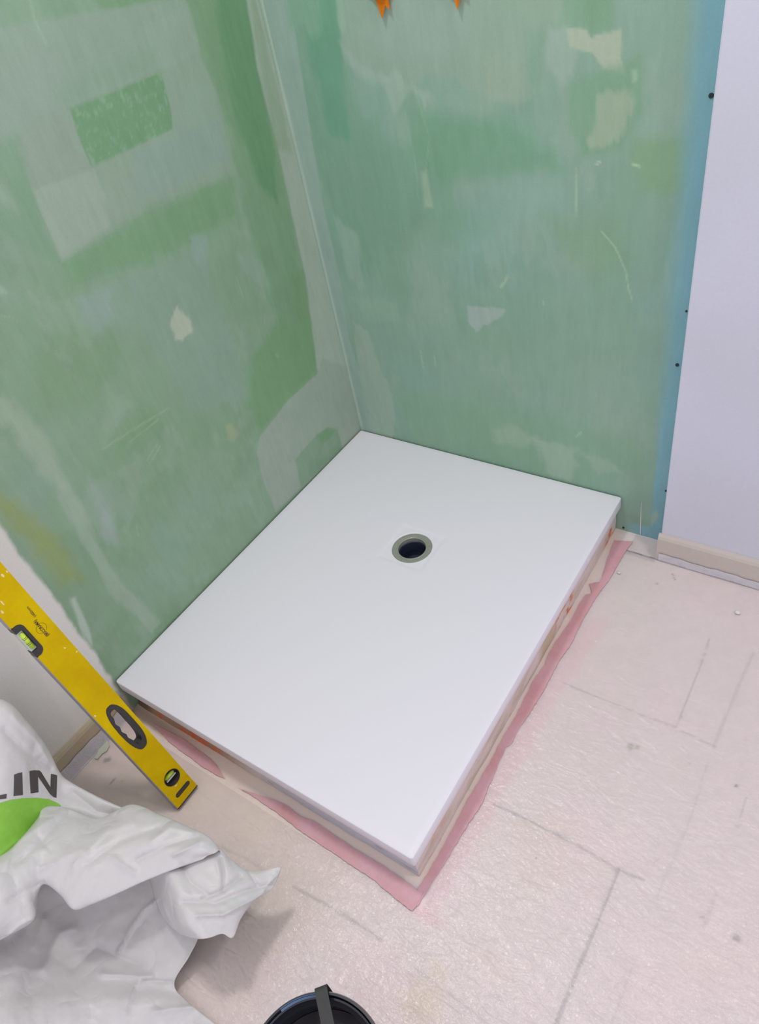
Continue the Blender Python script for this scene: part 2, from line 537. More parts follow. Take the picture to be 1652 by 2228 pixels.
m_wallw = nodemat('white_wall_paint', color=alb((209, 210, 226)), rough=.6, grain=.02, gscale=180, bump=.15, bscale=35, bdist=.001,
                  var=alb((205, 206, 218)), vscale=3)
bm = box_bm(.915, 2.3, -.055, .03, 0.0, 2.45, bev=.003)
tagk(bm_obj('wall_right', bm, m_wallw))

m_base = nodemat('baseboard_paint', color=alb((196, 187, 180)), rough=.35, grain=.02, gscale=90)
m_base2 = nodemat('baseboard_paint_beige', color=alb((178, 166, 142)), rough=.35, grain=.03, gscale=90)


def skirting(name, L, mat, h, t, place):
    prof = [(0, 0), (t, 0), (t, h - .012), (t * .75, h - .005), (t * .45, h), (0, h)]
    vs = []
    fs = []
    n = len(prof)
    for s in L:
        for a, b in prof:
            vs.append(place(s, a, b))
    for k in range(n):
        fs.append([k, (k + 1) % n, n + (k + 1) % n, n + k])
    fs.append(list(range(n)))
    fs.append([n + k for k in range(n)])
    bm = bmesh.new()
    vv = [bm.verts.new(v) for v in vs]
    for f in fs:
        bm.faces.new([vv[i] for i in f])
    return tagk(bm_obj(name, bm, mat))


skirting('baseboard_right', (.911, 2.3), m_base, .083, .011, lambda s, a, b: (s, -.055 - a, b))
skirting('baseboard_left', (-2.0, -1.012), m_base2, .086, .010, lambda s, a, b: (a, s, b))

# ------------------------------------------------------------------ floor
fj = lambda *p: [tuple(on(u, v, 2, 0.0)[:2]) for u, v in p]


def colour_floor(X, Y):
    A, B = X, Y
    LF = 0.70
    c = np.repeat(alb((206, 197, 194), LF)[None, :], len(A), 0)
    c = blend(c, alb((196, 184, 170), LF), .8 * sstep(.75, .35, A + .25 * fbm(A * 3, B * 3, 4, 3)) * sstep(-.6, -.95, B))
    c = blend(c, alb((210, 196, 196), LF), .5 * sstep(0, .5, fbm(A * 5, B * 5, 14, 4)))
    c = blend(c, alb((202, 192, 180), LF), .35 * sstep(.1, .5, fbm(A * 6 + 5, B * 6, 24, 4)))
    c = c * (1 + .03 * fbm(A * 45, B * 45, 51, 4) + .03 * fbm(A * 150, B * 150, 53, 2))[:, None]
    # joints between the floor tiles
    for pl, wd_, al in ((fj((1226, 1486), (1360, 1540), (1470, 1583)), .0022, .30), (fj((1483, 1590), (1555, 1624)), .0022, .25),
                        (fj((1545, 1390), (1510, 1486), (1474, 1580)), .0022, .30), (fj((1075, 1750), (1150, 1785), (1260, 1840), (1340, 1890), (1400, 1915)), .003, .38),
                        (fj((1347, 1890), (1310, 1985), (1270, 2080), (1205, 2240)), .0034, .42), (fj((1640, 1420), (1610, 1486), (1552, 1628)), .0035, .18),
                        (fj((1540, 1660), (1500, 1790), (1430, 1950)), .003, .12), (fj((1625, 1735), (1605, 1805)), .0022, .25), (fj((1556, 1945), (1534, 2015)), .0022, .2),
                        (fj((640, 1930), (740, 1985), (830, 2045)), .003, .35), (fj((450, 1830), (540, 1870), (600, 1910)), .0025, .18), (fj((900, 2105), (1000, 2180), (1060, 2226)), .003, .2),
                        (fj((1375, 2110), (1330, 2228)), .002, .15)):
        d = line_d(A, B, pl)
        c = blend(c, alb((120, 115, 118), LF), 1.15 * al * sstep(wd_ * 1.2, wd_ * .3, d + .0015 * fbm(A * 120, B * 120, 7, 3)))
    # stains
    for (u, v), r, colr, al in (((1373, 1625), .009, (150, 148, 130), .7), ((1387, 1626), .008, (160, 158, 140), .6), ((1602, 1710), .0045, (110, 104, 96), .9), ((1602, 2042), .008, (150, 140, 130), .8),
                                ((1530, 1998), .005, (150, 142, 132), .6), ((235, 1652), .010, (130, 122, 108), .8), ((228, 1655), .008, (140, 130, 118), .6), ((222, 1590), .006, (182, 192, 176), .9),
                                ((1430, 1270), .004, (150, 145, 135), .7), ((1483, 1560), .004, (170, 160, 140), .6), ((265, 1700), .004, (120, 116, 104), .5), ((325, 1702), .006, (140, 140, 118), .4),
                                ((1500, 1660), .004, (150, 142, 132), .4), ((950, 2110), .02, (200, 192, 160), .35), ((560, 1790), .05, (205, 194, 168), .3), ((920, 2180), .05, (200, 188, 160), .5)):
        p = on(u, v, 2, 0.0)
        d = np.hypot(A - p[0], B - p[1])
        c = blend(c, alb(colr, LF), al * sstep(r, r * .3, d + r * .5 * fbm(A * 150, B * 150, 17, 3)))
    for pl in (fj((1463, 1248), (1467, 1256), (1470, 1264)), fj((1168, 1866), (1165, 1876)), fj((240, 1705), (250, 1694))):
        d = line_d(A, B, pl)
        c = blend(c, alb((110, 100, 96), LF), .8 * sstep(.0018, 0, d))
    # pinkish see-through tape residue outside the corner
    for pl, al in ((fj((905, 1975), (960, 1995), (975, 2010), (940, 2015), (890, 1990)), .35), (fj((1050, 1740), (1180, 1500), (1290, 1340), (1330, 1350), (1230, 1500), (1100, 1720), (950, 1990), (905, 1985)), .22)):
        c = blend(c, alb((214, 170, 178), LF), al * sstep(-.008, .008, poly_sd(A, B, pl) + .008 * fbm(A * 40, B * 40, 27, 3)))
    # rubble stripe of bare screed round the tray's plinth
    m = sstep(.006, -.004, np.maximum(A - .806, -(B + 1.016)) + .004 * fbm(A * 60, B * 60, 37, 3))
    c = blend(c, alb((206, 192, 180), LF), m * .8)
    c = blend(c, alb((188, 184, 184), LF), m * .8 * sstep(-1.0, -1.008, B) * sstep(.35, .5, A))  # shade along the front of the stripe, painted in as grey
    c = blend(c, alb((150, 132, 116), LF), m * .7 * sstep(.30, .08, A) * sstep(-.98, -1.0, B))
    d = line_d(A, B, fj((1018, 1718), (1031, 1726)))
    c = blend(c, alb((120, 108, 100), LF), .8 * sstep(.002, 0, d))
    return c


m_floor = nodemat('beige_floor_tiles', attr='tint', rough=.45, grain=.02, gscale=300, bump=.1, bscale=80, bdist=.001)
Xf = axis_pts([(-.02, .0035), (1.42, .08), (2.3, 0)])
Yf = axis_pts([(-2.0, .05), (-1.60, .0035), (.03, 0)])
o = grid_obj('floor', Xf, Yf, lambda a, b: (a, b, a * 0), m_floor, colour_floor)
tagk(o)

# ------------------------------------------------------------------ clear protective sheet on the floor
fm = bpy.data.materials.new('clear_plastic_film')
fm.use_nodes = True
nt = fm.node_tree
N = nt.nodes
L = nt.links
N.remove(N['Principled BSDF'])
out = N['Material Output']
tr = N.new('ShaderNodeBsdfTransparent')
tr.inputs[0].default_value = (.985, .98, .985, 1)
df = N.new('ShaderNodeBsdfDiffuse')
df.inputs[0].default_value = (.86, .83, .88, 1)
gl = N.new('ShaderNodeBsdfGlossy')
gl.inputs['Roughness'].default_value = .24
gl.inputs[0].default_value = (1, 1, 1, 1)
m1 = N.new('ShaderNodeMixShader')
m1.inputs[0].default_value = .20
m2 = N.new('ShaderNodeMixShader')
L.new(tr.outputs[0], m1.inputs[1])
L.new(df.outputs[0], m1.inputs[2])
L.new(m1.outputs[0], m2.inputs[1])
L.new(gl.outputs[0], m2.inputs[2])
tc = N.new('ShaderNodeTexCoord')
n1 = N.new('ShaderNodeTexNoise')
n1.inputs['Scale'].default_value = 150
n1.inputs['Detail'].default_value = 3
n1.inputs['Distortion'].default_value = .6
n2 = N.new('ShaderNodeTexNoise')
n2.inputs['Scale'].default_value = 40
n2.inputs['Detail'].default_value = 3
L.new(tc.outputs['Object'], n1.inputs['Vector'])
L.new(tc.outputs['Object'], n2.inputs['Vector'])
ad = N.new('ShaderNodeMath')
ad.operation = 'MULTIPLY_ADD'
ad.inputs[1].default_value = 1.2
L.new(n2.outputs['Fac'], ad.inputs[0])
n3 = N.new('ShaderNodeTexNoise')
n3.inputs['Scale'].default_value = 17
n3.inputs['Detail'].default_value = 4
n3.inputs['Distortion'].default_value = .4
mp = N.new('ShaderNodeMapping')
mp.inputs['Rotation'].default_value = (0, 0, .5)
mp.inputs['Scale'].default_value = (1, 2.2, 1)
L.new(tc.outputs['Object'], mp.inputs['Vector'])
L.new(mp.outputs[0], n3.inputs['Vector'])
s3 = N.new('ShaderNodeMath')
s3.operation = 'SUBTRACT'
s3.inputs[1].default_value = .5
a3 = N.new('ShaderNodeMath')
a3.operation = 'ABSOLUTE'
m3 = N.new('ShaderNodeMath')
m3.operation = 'MULTIPLY_ADD'
m3.inputs[1].default_value = -5.0
L.new(n3.outputs['Fac'], s3.inputs[0])
L.new(s3.outputs[0], a3.inputs[0])
L.new(a3.outputs[0], m3.inputs[0])
L.new(n1.outputs['Fac'], m3.inputs[2])
L.new(m3.outputs[0], ad.inputs[2])
bp = N.new('ShaderNodeBump')
bp.inputs['Strength'].default_value = .48
bp.inputs['Distance'].default_value = .003
L.new(ad.outputs[0], bp.inputs['Height'])
L.new(bp.outputs[0], gl.inputs['Normal'])
L.new(bp.outputs[0], df.inputs['Normal'])
fr = N.new('ShaderNodeFresnel')
fr.inputs['IOR'].default_value = 1.5
L.new(bp.outputs[0], fr.inputs['Normal'])
fx = N.new('ShaderNodeMath')
fx.operation = 'MULTIPLY'
fx.inputs[1].default_value = 1.0
L.new(fr.outputs[0], fx.inputs[0])
L.new(fx.outputs[0], m2.inputs[0])
L.new(m2.outputs[0], out.inputs[0])


fm2 = fm.copy()
fm2.name = 'folded_plastic_film'
for n_ in fm2.node_tree.nodes:
    if n_.type == 'MIX_SHADER' and not n_.inputs[0].is_linked:
        n_.inputs[0].default_value = .72
    if n_.type == 'BSDF_DIFFUSE':
        n_.inputs[0].default_value = (.80, .79, .86, 1)


def film_mesh():
    step = .006
    X = np.arange(.012, 2.0, step)
    Y = np.arange(-1.9, -.060, step)
    X = np.append(X, 2.0)
    Y = np.append(Y, -.0685)
    # flap towards the bare board foot between tape and wall end is added by the y range up to the board
    n, m = len(X), len(Y)
    a, b = np.meshgrid(X, Y, indexing='ij')
    # long soft wrinkles, denser at the right; fine crinkles everywhere
    z = .0016 + .0009 * (fbm(a * 9 + b * 4, b * 16 - a * 7, 3, 3) + .6)
    z += .0010 * np.maximum(0, fbm(a * 22, b * 34, 13, 3)) * sstep(.6, 1.2, a)
    keep = ~((a < .822) & (b > -1.033))
    P = np.stack([a, b, z], -1)
    idx = -np.ones((n, m), int)
    vs = []
    fs = []
    for i in range(n):
        for j in range(m):
            if keep[i, j]:
                idx[i, j] = len(vs)
                vs.append(P[i, j])
    for i in range(n - 1):
        for j in range(m - 1):
            q = [idx[i, j], idx[i + 1, j], idx[i + 1, j + 1], idx[i, j + 1]]
            if min(q) >= 0:
                fs.append(q)

    # turned-up edges against both skirtings
    nfl = len(fs)

    def upturn(row, d, up):
        prev = row
        for k, (off, hz) in enumerate([(.001, .006), (.0015, .014), (.002, up)]):
            cur = []
            for t, i in enumerate(row):
                p = vs[i].copy()
                p[:2] += np.array(d) * (off + .0006 * math.sin(t * .7 + k))
                p[2] = hz + .0012 * math.sin(t * .31) + .001 * math.sin(t * .93)
                cur.append(len(vs))
                vs.append(p)
            for t in range(len(row) - 1):
                fs.append([prev[t], prev[t + 1], cur[t + 1], cur[t]])
            prev = cur
    upturn([idx[i, m - 1] for i in range(n) if idx[i, m - 1] >= 0 and X[i] > .915], (0, -.0), .026)
    upturn([idx[0, j] for j in range(m) if idx[0, j] >= 0], (0, 0), .046)
    return vs, fs, nfl


vs, fs, nfl = film_mesh()
film = mesh_obj('plastic_sheet', vs, fs, fm)
film.data.materials.append(fm2)
mi = np.zeros(len(film.data.polygons), np.int32)
mi[nfl:] = 1
film.data.polygons.foreach_set('material_index', mi)
tag(film, 'thin clear plastic sheet wrinkled over the beige floor and turned up against the skirting', 'plastic sheet')

# short loose end of the sheet beside the right skirting
gx = np.linspace(.842, .912, 15)
gy = np.linspace(-.078, -.004, 13)
vs = []
fs = []
for i, x in enumerate(gx):
    for j, y in enumerate(gy):
        vs.append((x, y, .0034 + .0006 * math.sin(i * .8 + j * .5) + (.006 * max(0, (i - 12) / 2) ** 2 if j > 3 else 0)))
for i in range(14):
    for j in range(12):
        q = i * 13 + j
        fs.append([q, q + 13, q + 14, q + 1])
bend = mesh_obj('plastic_offcut', vs, fs, fm)
tag(bend, 'small clear plastic flap filling the floor corner at the foot of the blue-edged board', 'plastic sheet')

# ------------------------------------------------------------------ pink masking tape
m_tape = nodemat('pink_tape', color=alb((218, 172, 180), 1.0), rough=.5, grain=.04, gscale=150, bump=.2, bscale=90, bdist=.001,
                 var=alb((212, 160, 162), 1.0), vscale=14)


def tape(pl, label, z0=.0034, th=.0006, seed=0, jag=.0012):
    P = [on(u, v, 2, z0)[:2] for u, v in pl]
    rng = random.Random(seed)
    Q = []
    for i in range(len(P)):
        a, b = P[i], P[(i + 1) % len(P)]
        n = max(1, int(np.hypot(*(b - a)) / .006))
        for k in range(n):
            p = a + (b - a) * k / n
            Q.append((p[0] + rng.uniform(-jag, jag) * .7, p[1] + rng.uniform(-jag, jag) * .7))
    bm = bmesh.new()
    vv = [bm.verts.new((x, y, z0)) for x, y in Q]
    f = bm.faces.new(vv)
    r = bmesh.ops.extrude_face_region(bm, geom=[f])
    for v in r['geom']:
        if isinstance(v, bmesh.types.BMVert):
            v.co.z += th
    bmesh.ops.triangulate(bm, faces=bm.faces[:])
    o = bm_obj('masking_tape', bm, m_tape)
    tag(o, label, 'tape', 'pink tape strips round the shower tray')
    return o


tape([(1378, 1178), (1361, 1200), (1343, 1232), (1325, 1262), (1297, 1300), (1267, 1350), (1245, 1398), (1216, 1440), (1185, 1500), (1155, 1548), (1130, 1584), (1113, 1618), (1101, 1626), (1087, 1657), (1068, 1700), (1053, 1738),
      (1050, 1747), (1018, 1795), (975, 1865), (908, 1972), (898, 1966), (908, 1938), (960, 1850), (1003, 1770), (1019, 1738), (1043, 1700), (1067, 1657), (1086, 1621), (1107, 1584), (1128, 1548), (1152, 1500), (1162, 1478),
      (1185, 1448), (1194, 1424), (1212, 1393), (1243, 1350), (1262, 1312), (1274, 1295), (1288, 1290), (1283, 1270), (1306, 1266), (1309, 1260), (1318, 1232), (1322, 1215), (1338, 1176)],
     'long pink tape strip along the right side of the white shower tray', seed=1)
tape([(896, 1982), (850, 1946), (832, 1930), (806, 1908), (775, 1890), (720, 1852), (660, 1812), (600, 1766), (555, 1735), (519, 1714), (560, 1729), (600, 1742), (625, 1752), (655, 1778), (680, 1784), (720, 1812), (770, 1846), (830, 1882), (880, 1915), (912, 1940), (922, 1942), (905, 1972)],
     'pink tape strip at the front of the white shower tray, reaching its near corner', z0=.0041, seed=2)
tape([(330, 1572), (372, 1618), (400, 1638), (440, 1668), (472, 1686), (490, 1695), (480, 1678), (462, 1655), (440, 1638), (402, 1610), (360, 1588)],
     'short torn pink tape piece beside the end of the yellow spirit level', seed=3)

# ------------------------------------------------------------------ tray plinth (mortar bed)
def colour_plinth(side):
    def f(A, B):
        # A along the side, B height
        k = .8 if side == 'right' else .72
        c = np.repeat(alb((200, 186, 180), k)[None, :], len(A), 0)
        c = blend(c, alb((180, 166, 150), k), .7 * sstep(-.1, .4, fbm(A * 12, B * 40, 3, 4)))
        if side == 'right':
            o_ = sstep(-.05, .25, fbm(A * 45, B * 60, 9, 3) - .1) * (sstep(.10, .06, abs(A + .0)) + sstep(.07, .03, abs(A + .33)) + .35 * sstep(.05, .02, abs(A + .92)))
            o2 = sstep(.5, .6, fbm(A * 60, B * 80, 19, 3)) * sstep(.03, .0, B)
            c = blend(c, alb((196, 112, 70), k), np.clip(o_ + .8 * o2, 0, 1))
            c = blend(c, alb((170, 150, 110), k), .6 * sstep(.06, .02, abs(A + .42)))
        else:
            c = blend(c, alb((176, 176, 184), k), sstep(.25, .5, A))
            c = blend(c, alb((150, 118, 84), k), .85 * sstep(.42, .25, A))
            o_ = sstep(-.3, .2, fbm(A * 40, B * 50, 9, 3)) * sstep(.30, .24, A) * sstep(.06, .08, A)
            c = blend(c, alb((206, 96, 52), k), np.clip(o_, 0, 1) * .85)
            c = blend(c, alb((96, 80, 60), k), .8 * sstep(.07, .03, A))
            o3 = sstep(.35, .5, fbm(A * 30, B * 60, 29, 3))
            c = blend(c, alb((140, 134, 130), k), .6 * o3)
        return c
    return f


m_mortar = nodemat('mortar_bed', attr='tint', rough=.85, grain=.06, gscale=200, bump=.4, bscale=60, bdist=.003)
plinth = empty('tray_plinth', (0.4, -.49, 0))
tag(plinth, 'rough mortar and board plinth with orange smears carrying the white shower tray', 'plinth')
PXr, PYf = .789, -.988
zp = TR - .0352
A_ = axis_pts([(PYf, .005), (-.003, 0)])
B_ = np.linspace(0.0006, zp, 18)
offs = lambda a, b: .0014 * fbm(a * 25, b * 40, 61, 3) - .004 * sstep(.035, .0, abs(b - .0)) * 0
p1 = grid_obj('mortar_side', A_, B_, lambda a, b: (PXr + offs(a, b) * sstep(0, .02, a - PYf), a, b), m_mortar, colour_plinth('right'), smooth=True)
A_ = axis_pts([(.004, .005), (PXr, 0)])
p2 = grid_obj('mortar_front', A_, B_, lambda a, b: (a, PYf + offs(a + 5, b) * sstep(0, .02, PXr - a) + .03 * sstep(.42, .2, a) * sstep(.0, .04, b), b), m_mortar, colour_plinth('front'), flip=True)
for p in (p1, p2):
    p.parent = plinth
    p.matrix_parent_inverse = Matrix.Translation((-.4, .49, 0))
p3 = bm_obj('mortar_core', box_bm(.004, .755, -.93, -.004, .0006, .046), nodemat('mortar_grey', color=alb((170, 162, 152)), rough=.9, grain=.05), plinth)
p3.matrix_parent_inverse = Matrix.Translation((-.4, .49, 0))

# ------------------------------------------------------------------ shower tray
DC = (.405, -.360)
DR = .0502
m_tray = nodemat('tray_white', color=(.83, .81, .875), rough=.38, spec=.45, grain=.012, gscale=700, bump=.08, bscale=500, bdist=.0006)


def tray():
    x0, x1, y0, y1 = .0035, .8, -1.0, -.0035
    r = .006
    n = 360
    angs = sorted(set([round(2 * math.pi * k / n, 9) for k in range(n)]))
    out = []
    # outer outline with rounded corners, by angle about the drain
    def outline(ins):
        pts = []
        a0, a1, b0, b1 = x0 + ins, x1 - ins, y0 + ins, y1 - ins
        rr = max(r - ins, .0015)
        for cx, cy, s in ((a1 - rr, b1 - rr, 0), (a0 + rr, b1 - rr, 1), (a0 + rr, b0 + rr, 2), (a1 - rr, b0 + rr, 3)):
            for k in range(9):
                t = math.pi / 2 * (s + k / 8)
                pts.append((cx + rr * math.cos(t), cy + rr * math.sin(t)))
        # straight parts, 30 points each
        full = []
        for i in range(len(pts)):
            p, q = pts[i], pts[(i + 1) % len(pts)]
            full.append(p)
            if (i + 1) % 9 == 0:
                for k in range(1, 40):
                    full.append((p[0] + (q[0] - p[0]) * k / 40, p[1] + (q[1] - p[1]) * k / 40))
        return full
    o0 = outline(.0022)
    m = len(o0)
    st = [math.atan2(p[1] - DC[1], p[0] - DC[0]) for p in o0]
    circ = [(DC[0] + DR * math.cos(t), DC[1] + DR * math.sin(t)) for t in st]

    def hgt(x, y):
        dx, dy = abs(x - DC[0]), abs(y - DC[1])
        sq = max(dx, dy)
        z = TR
        e = min(x - x0, x1 - x, y - y0, y1 - y)
        z -= .0035 * min(1, max(0, e - .01) / .30)       # fall towards the drain
        t = min(1, max(0, (.066 - sq) / .010))
        z -= .0013 * t * t * (3 - 2 * t)                 # shallow square seat
        return z
    rings = [(circ, 'wall', -.02), (circ, 'w', -.0015)]
    vs, idx = [], []
    def add(pts):
        idx.append([len(vs) + i for i in range(m)])
        vs.extend(pts)
    zc = hgt(*circ[0])
    add([(p[0], p[1], zc - .022) for p in circ])
    add([(p[0], p[1], zc - .0012) for p in circ])
    fr_ = [0] + [.012 * k for k in range(1, 0)]
    ts = [0.002, .004]
    for q in range(m):
        pass
    # rings at fixed absolute distance near the drain, then proportional
    absr = [.0505 + .0010, .054, .058, .060, .062, .064, .066, .068, .070, .074, .079, .085, .092, .096, .100, .115, .14]
    for a in absr:
        ring = []
        for (ox, oy), t in zip(o0, st):
            full = math.hypot(ox - DC[0], oy - DC[1])
            d = min(a, full)
            x, y = DC[0] + d * math.cos(t), DC[1] + d * math.sin(t)
            ring.append((x, y, hgt(x, y)))
        add(ring)
    for k in range(1, 25):
        f = (k / 24)
        ring = []
        for (ox, oy), t in zip(o0, st):
            full = math.hypot(ox - DC[0], oy - DC[1])
            d = .14 + (full - .14) * f
            x, y = DC[0] + d * math.cos(t), DC[1] + d * math.sin(t)
            if k == 24: x, y = ox, oy
            ring.append((x, y, hgt(x, y)))
        add(ring)
    for ins, dz in ((.0012, -.0003), (.0005, -.0009), (0, -.0022)):
        add([(p[0], p[1], TR + dz) for p in outline(ins)])
    add([(p[0], p[1], TR - .030) for p in outline(0)])
    add([(p[0], p[1], TR - .0345) for p in outline(.0015)])
    add([(p[0], p[1], TR - .035) for p in outline(.004)])
    add([(DC[0] + .056 * math.cos(t), DC[1] + .056 * math.sin(t), TR - .035) for t in st])
    add([(DC[0] + .056 * math.cos(t), DC[1] + .056 * math.sin(t), TR - .028) for t in st])
    fs = []
    for a, b in zip(idx[:-1], idx[1:]):
        for i in range(m):
            j = (i + 1) % m
            fs.append([a[i], b[i], b[j], a[j]])
    return vs, fs


vs, fs = tray()
t_ = mesh_obj('shower_tray', vs, fs, m_tray)
autosmooth(t_, 50)
tag(t_, 'large white rectangular shower tray set in the corner between the two green walls', 'shower tray')


def lathe(name, prof, mat, parent=None, seg=64, loc=(0, 0, 0)):
    vs = []
    fs = []
    n = len(prof)
    for k in range(seg):
        a = 2 * math.pi * k / seg
        for r, z in prof:
            vs.append((r * math.cos(a), r * math.sin(a), z))
    for k in range(seg):
        for i in range(n - 1):
            a, b = k * n + i, ((k + 1) % seg) * n + i
            fs.append([a, b, b + 1, a + 1])
    o = mesh_obj(name, vs, fs, mat, parent, loc=loc)
    bm = bmesh.new()
    bm.from_mesh(o.data)
    bmesh.ops.remove_doubles(bm, verts=bm.verts, dist=1e-6)
    bmesh.ops.recalc_face_normals(bm, faces=bm.faces)
    bm.to_mesh(o.data)
    bm.free()
    return autosmooth(o, 40)


m_ring = nodemat('drain_ring_grey', color=alb((140, 143, 132), .9), rough=.32, grain=.05, gscale=80, coat=.3)
m_blk = nodemat('drain_cup_dark', color=(.018, .022, .045), rough=.18, grain=.05, coat=.5)
dz = TR - .0062
drain = empty('shower_drain', (DC[0], DC[1], dz))
tag(drain, 'round open drain with grey-green flange and dark cup in the shower tray', 'drain')
lathe('flange', [(.0345, -.012), (.0345, -.001), (.0355, 0), (.0375, .0004), (.039, -.0006), (.041, .0), (.0475, .0008), (.0495, .0002), (.0498, -.002), (.0498, -.012), (.0345, -.012)], m_ring, drain)
lathe('cup', [(0, -.052), (.024, -.052), (.027, -.049), (.029, -.040), (.0300, -.030), (.0315, -.028), (.0318, -.014), (.0344, -.011), (.0344, -.0125), (.0338, -.016), (.0330, -.055), (0, -.055)], m_blk, drain)
lathe('trap_insert', [(0, -.040), (.012, -.040), (.0145, -.041), (.0150, -.0515), (0, -.0515)], nodemat('trap_blue', color=(.03, .035, .06), rough=.25), drain, loc=(.006, .004, 0))
for a in (30, 150, 265):
    b = lathe('flange_stud', [(0, .0018), (.0014, .0015), (.002, .0002), (.002, -.001)], m_ring, drain, seg=16,
              loc=(.0435 * math.cos(math.radians(a)), .0435 * math.sin(math.radians(a)), .0002))

# ------------------------------------------------------------------ spirit level
AL = 0.2712822
dv = np.array([-math.sin(AL), 0, math.cos(AL)])
wv = np.array([0, 1.0, 0])
nv = -np.cross(dv, wv)
TH = .022
org = np.array([.28629, -1.12494, TH * math.sin(AL) + .0048])
LM = Matrix(((dv[0], wv[0], nv[0], org[0]), (dv[1], wv[1], nv[1], org[1]), (dv[2], wv[2], nv[2], org[2]), (0, 0, 0, 1)))
# local frame: x along the level, y across, z out of the printed face (0 = face, -TH = back); d x w = -n so mirror-safe check below
if LM.to_3x3().determinant() < 0:
    FL = -1
else:
    FL = 1
# use right handed frame: x along, y = -w (towards the milled edge), z out
LM = Matrix(((dv[0], -wv[0], nv[0], org[0]), (dv[1], -wv[1], nv[1], org[1]), (dv[2], -wv[2], nv[2], org[2]), (0, 0, 0, 1)))
level = empty('spirit_level', None, LM)
tag(level, 'yellow spirit level leaning from the plastic-covered floor against the left wall', 'spirit level')
WL = .0575
m_yel = nodemat('yellow_paint', color=alb((210, 180, 0), .93), spec=.1, rough=.45, grain=.03, gscale=120, var=alb((200, 166, 0), .95), vscale=9)
m_blkp = nodemat('black_plastic', color=(.035, .030, .030), rough=.4, grain=.1, gscale=300)
m_alu = nodemat('milled_aluminium', color=(.36, .36, .38), rough=.35, metal=.6, grain=.05)
m_vial = nodemat('vial_yellow_green', color=(.55, .75, .04), rough=.12, coat=.6)
m_clear = nodemat('vial_block_clear', color=(.50, .58, .50), rough=.15, coat=.5)
m_lines = nodemat('print_black', color=(.03, .02, .015), rough=.5)


def P2(t, w):      # photo-side coordinates (along, across from milled edge) to local xy
    return (t, -w)


def capsule(cx, cy, hl, r, ang=0, n=14, taper=0):
    pts = []
    for s in (1, -1):
        for k in range(n + 1):
            a = -math.pi / 2 + math.pi * k / n + (0 if s == 1 else math.pi)
            x = s * hl + r * math.cos(a)
            y = r * math.sin(a)
            pts.append((x, y))
    ca, sa = math.cos(ang), math.sin(ang)
    return [(cx + x * ca - y * sa, cy + x * sa + y * ca) for x, y in pts]


def extrude_loops(outer, holes, z0, z1):
    bm = bmesh.new()
    edges = []
    for lp in [outer] + holes:
        vv = [bm.verts.new((x, y, z1)) for x, y in lp]
        for i in range(len(vv)):
            edges.append(bm.edges.new((vv[i], vv[(i + 1) % len(vv)])))
    bmesh.ops.triangle_fill(bm, use_beauty=True, edges=edges)
    fs = bm.faces[:]
    r = bmesh.ops.extrude_face_region(bm, geom=fs)
    for v in r['geom']:
        if isinstance(v, bmesh.types.BMVert):
            v.co.z = z0
    return bm


def handle_outline(mirror=False, g=0.0):
    # long grip opening: straight on the outer side, bulged on the milled side
    tc_, hl, hw = .229, .0625 + g, .0185 + g
    pts = []
    for k in range(40):
        a = 2 * math.pi * k / 40
        ca, sa = math.cos(a), math.sin(a)
        e = 2 / 3.4
        x = hl * math.copysign(abs(ca) ** e, ca)
        y = hw * math.copysign(abs(sa) ** e, sa)
        if y < 0:
            y *= 1.0 - .25 * (abs(x) / hl) ** 2
        else:
            y *= 1.0 - .35 * (abs(x) / hl) ** 4
        t, w = tc_ + x, .0318 + y
        if mirror: t = 1 - t
        pts.append(P2(t, w))
    return pts


holes = [handle_outline(), handle_outline(True)]
for t in (.0645, 1 - .0645):
    holes.append([P2(t + .0182 * math.cos(a), .0312 + .0182 * math.sin(a)) for a in np.linspace(0, 2 * math.pi, 33)[:-1]])
for t in (.0222, 1 - .0222):
    holes.append([P2(y, x) for x, y in [(p[0], p[1]) for p in capsule(.0315, t, .0135, .0062)]])
# outline with the notch for the centre vial on the milled edge
nt_ = []
for k in range(13):
    a = math.pi / 2 * k / 12
    nt_.append((.4645 + .012 - .012 * math.cos(a), .006 + .012 * math.sin(a)))
for k in range(13):
    a = math.pi / 2 * (1 - k / 12)
    nt_.append((.5355 - .012 + .012 * math.cos(a), .006 + .012 * math.sin(a)))
outl = [(0, 0), (.463, 0), (.4645, .002)] + nt_ + [(.5355, .002), (.537, 0), (1, 0), (1, WL), (0, WL)]
outer = [P2(*p) for p in outl]
bm = extrude_loops(outer, holes, -TH + .0015, 0)
body = bm_obj('level_body', bm, m_yel, level)
body['label'] = 'yellow painted box-section body'
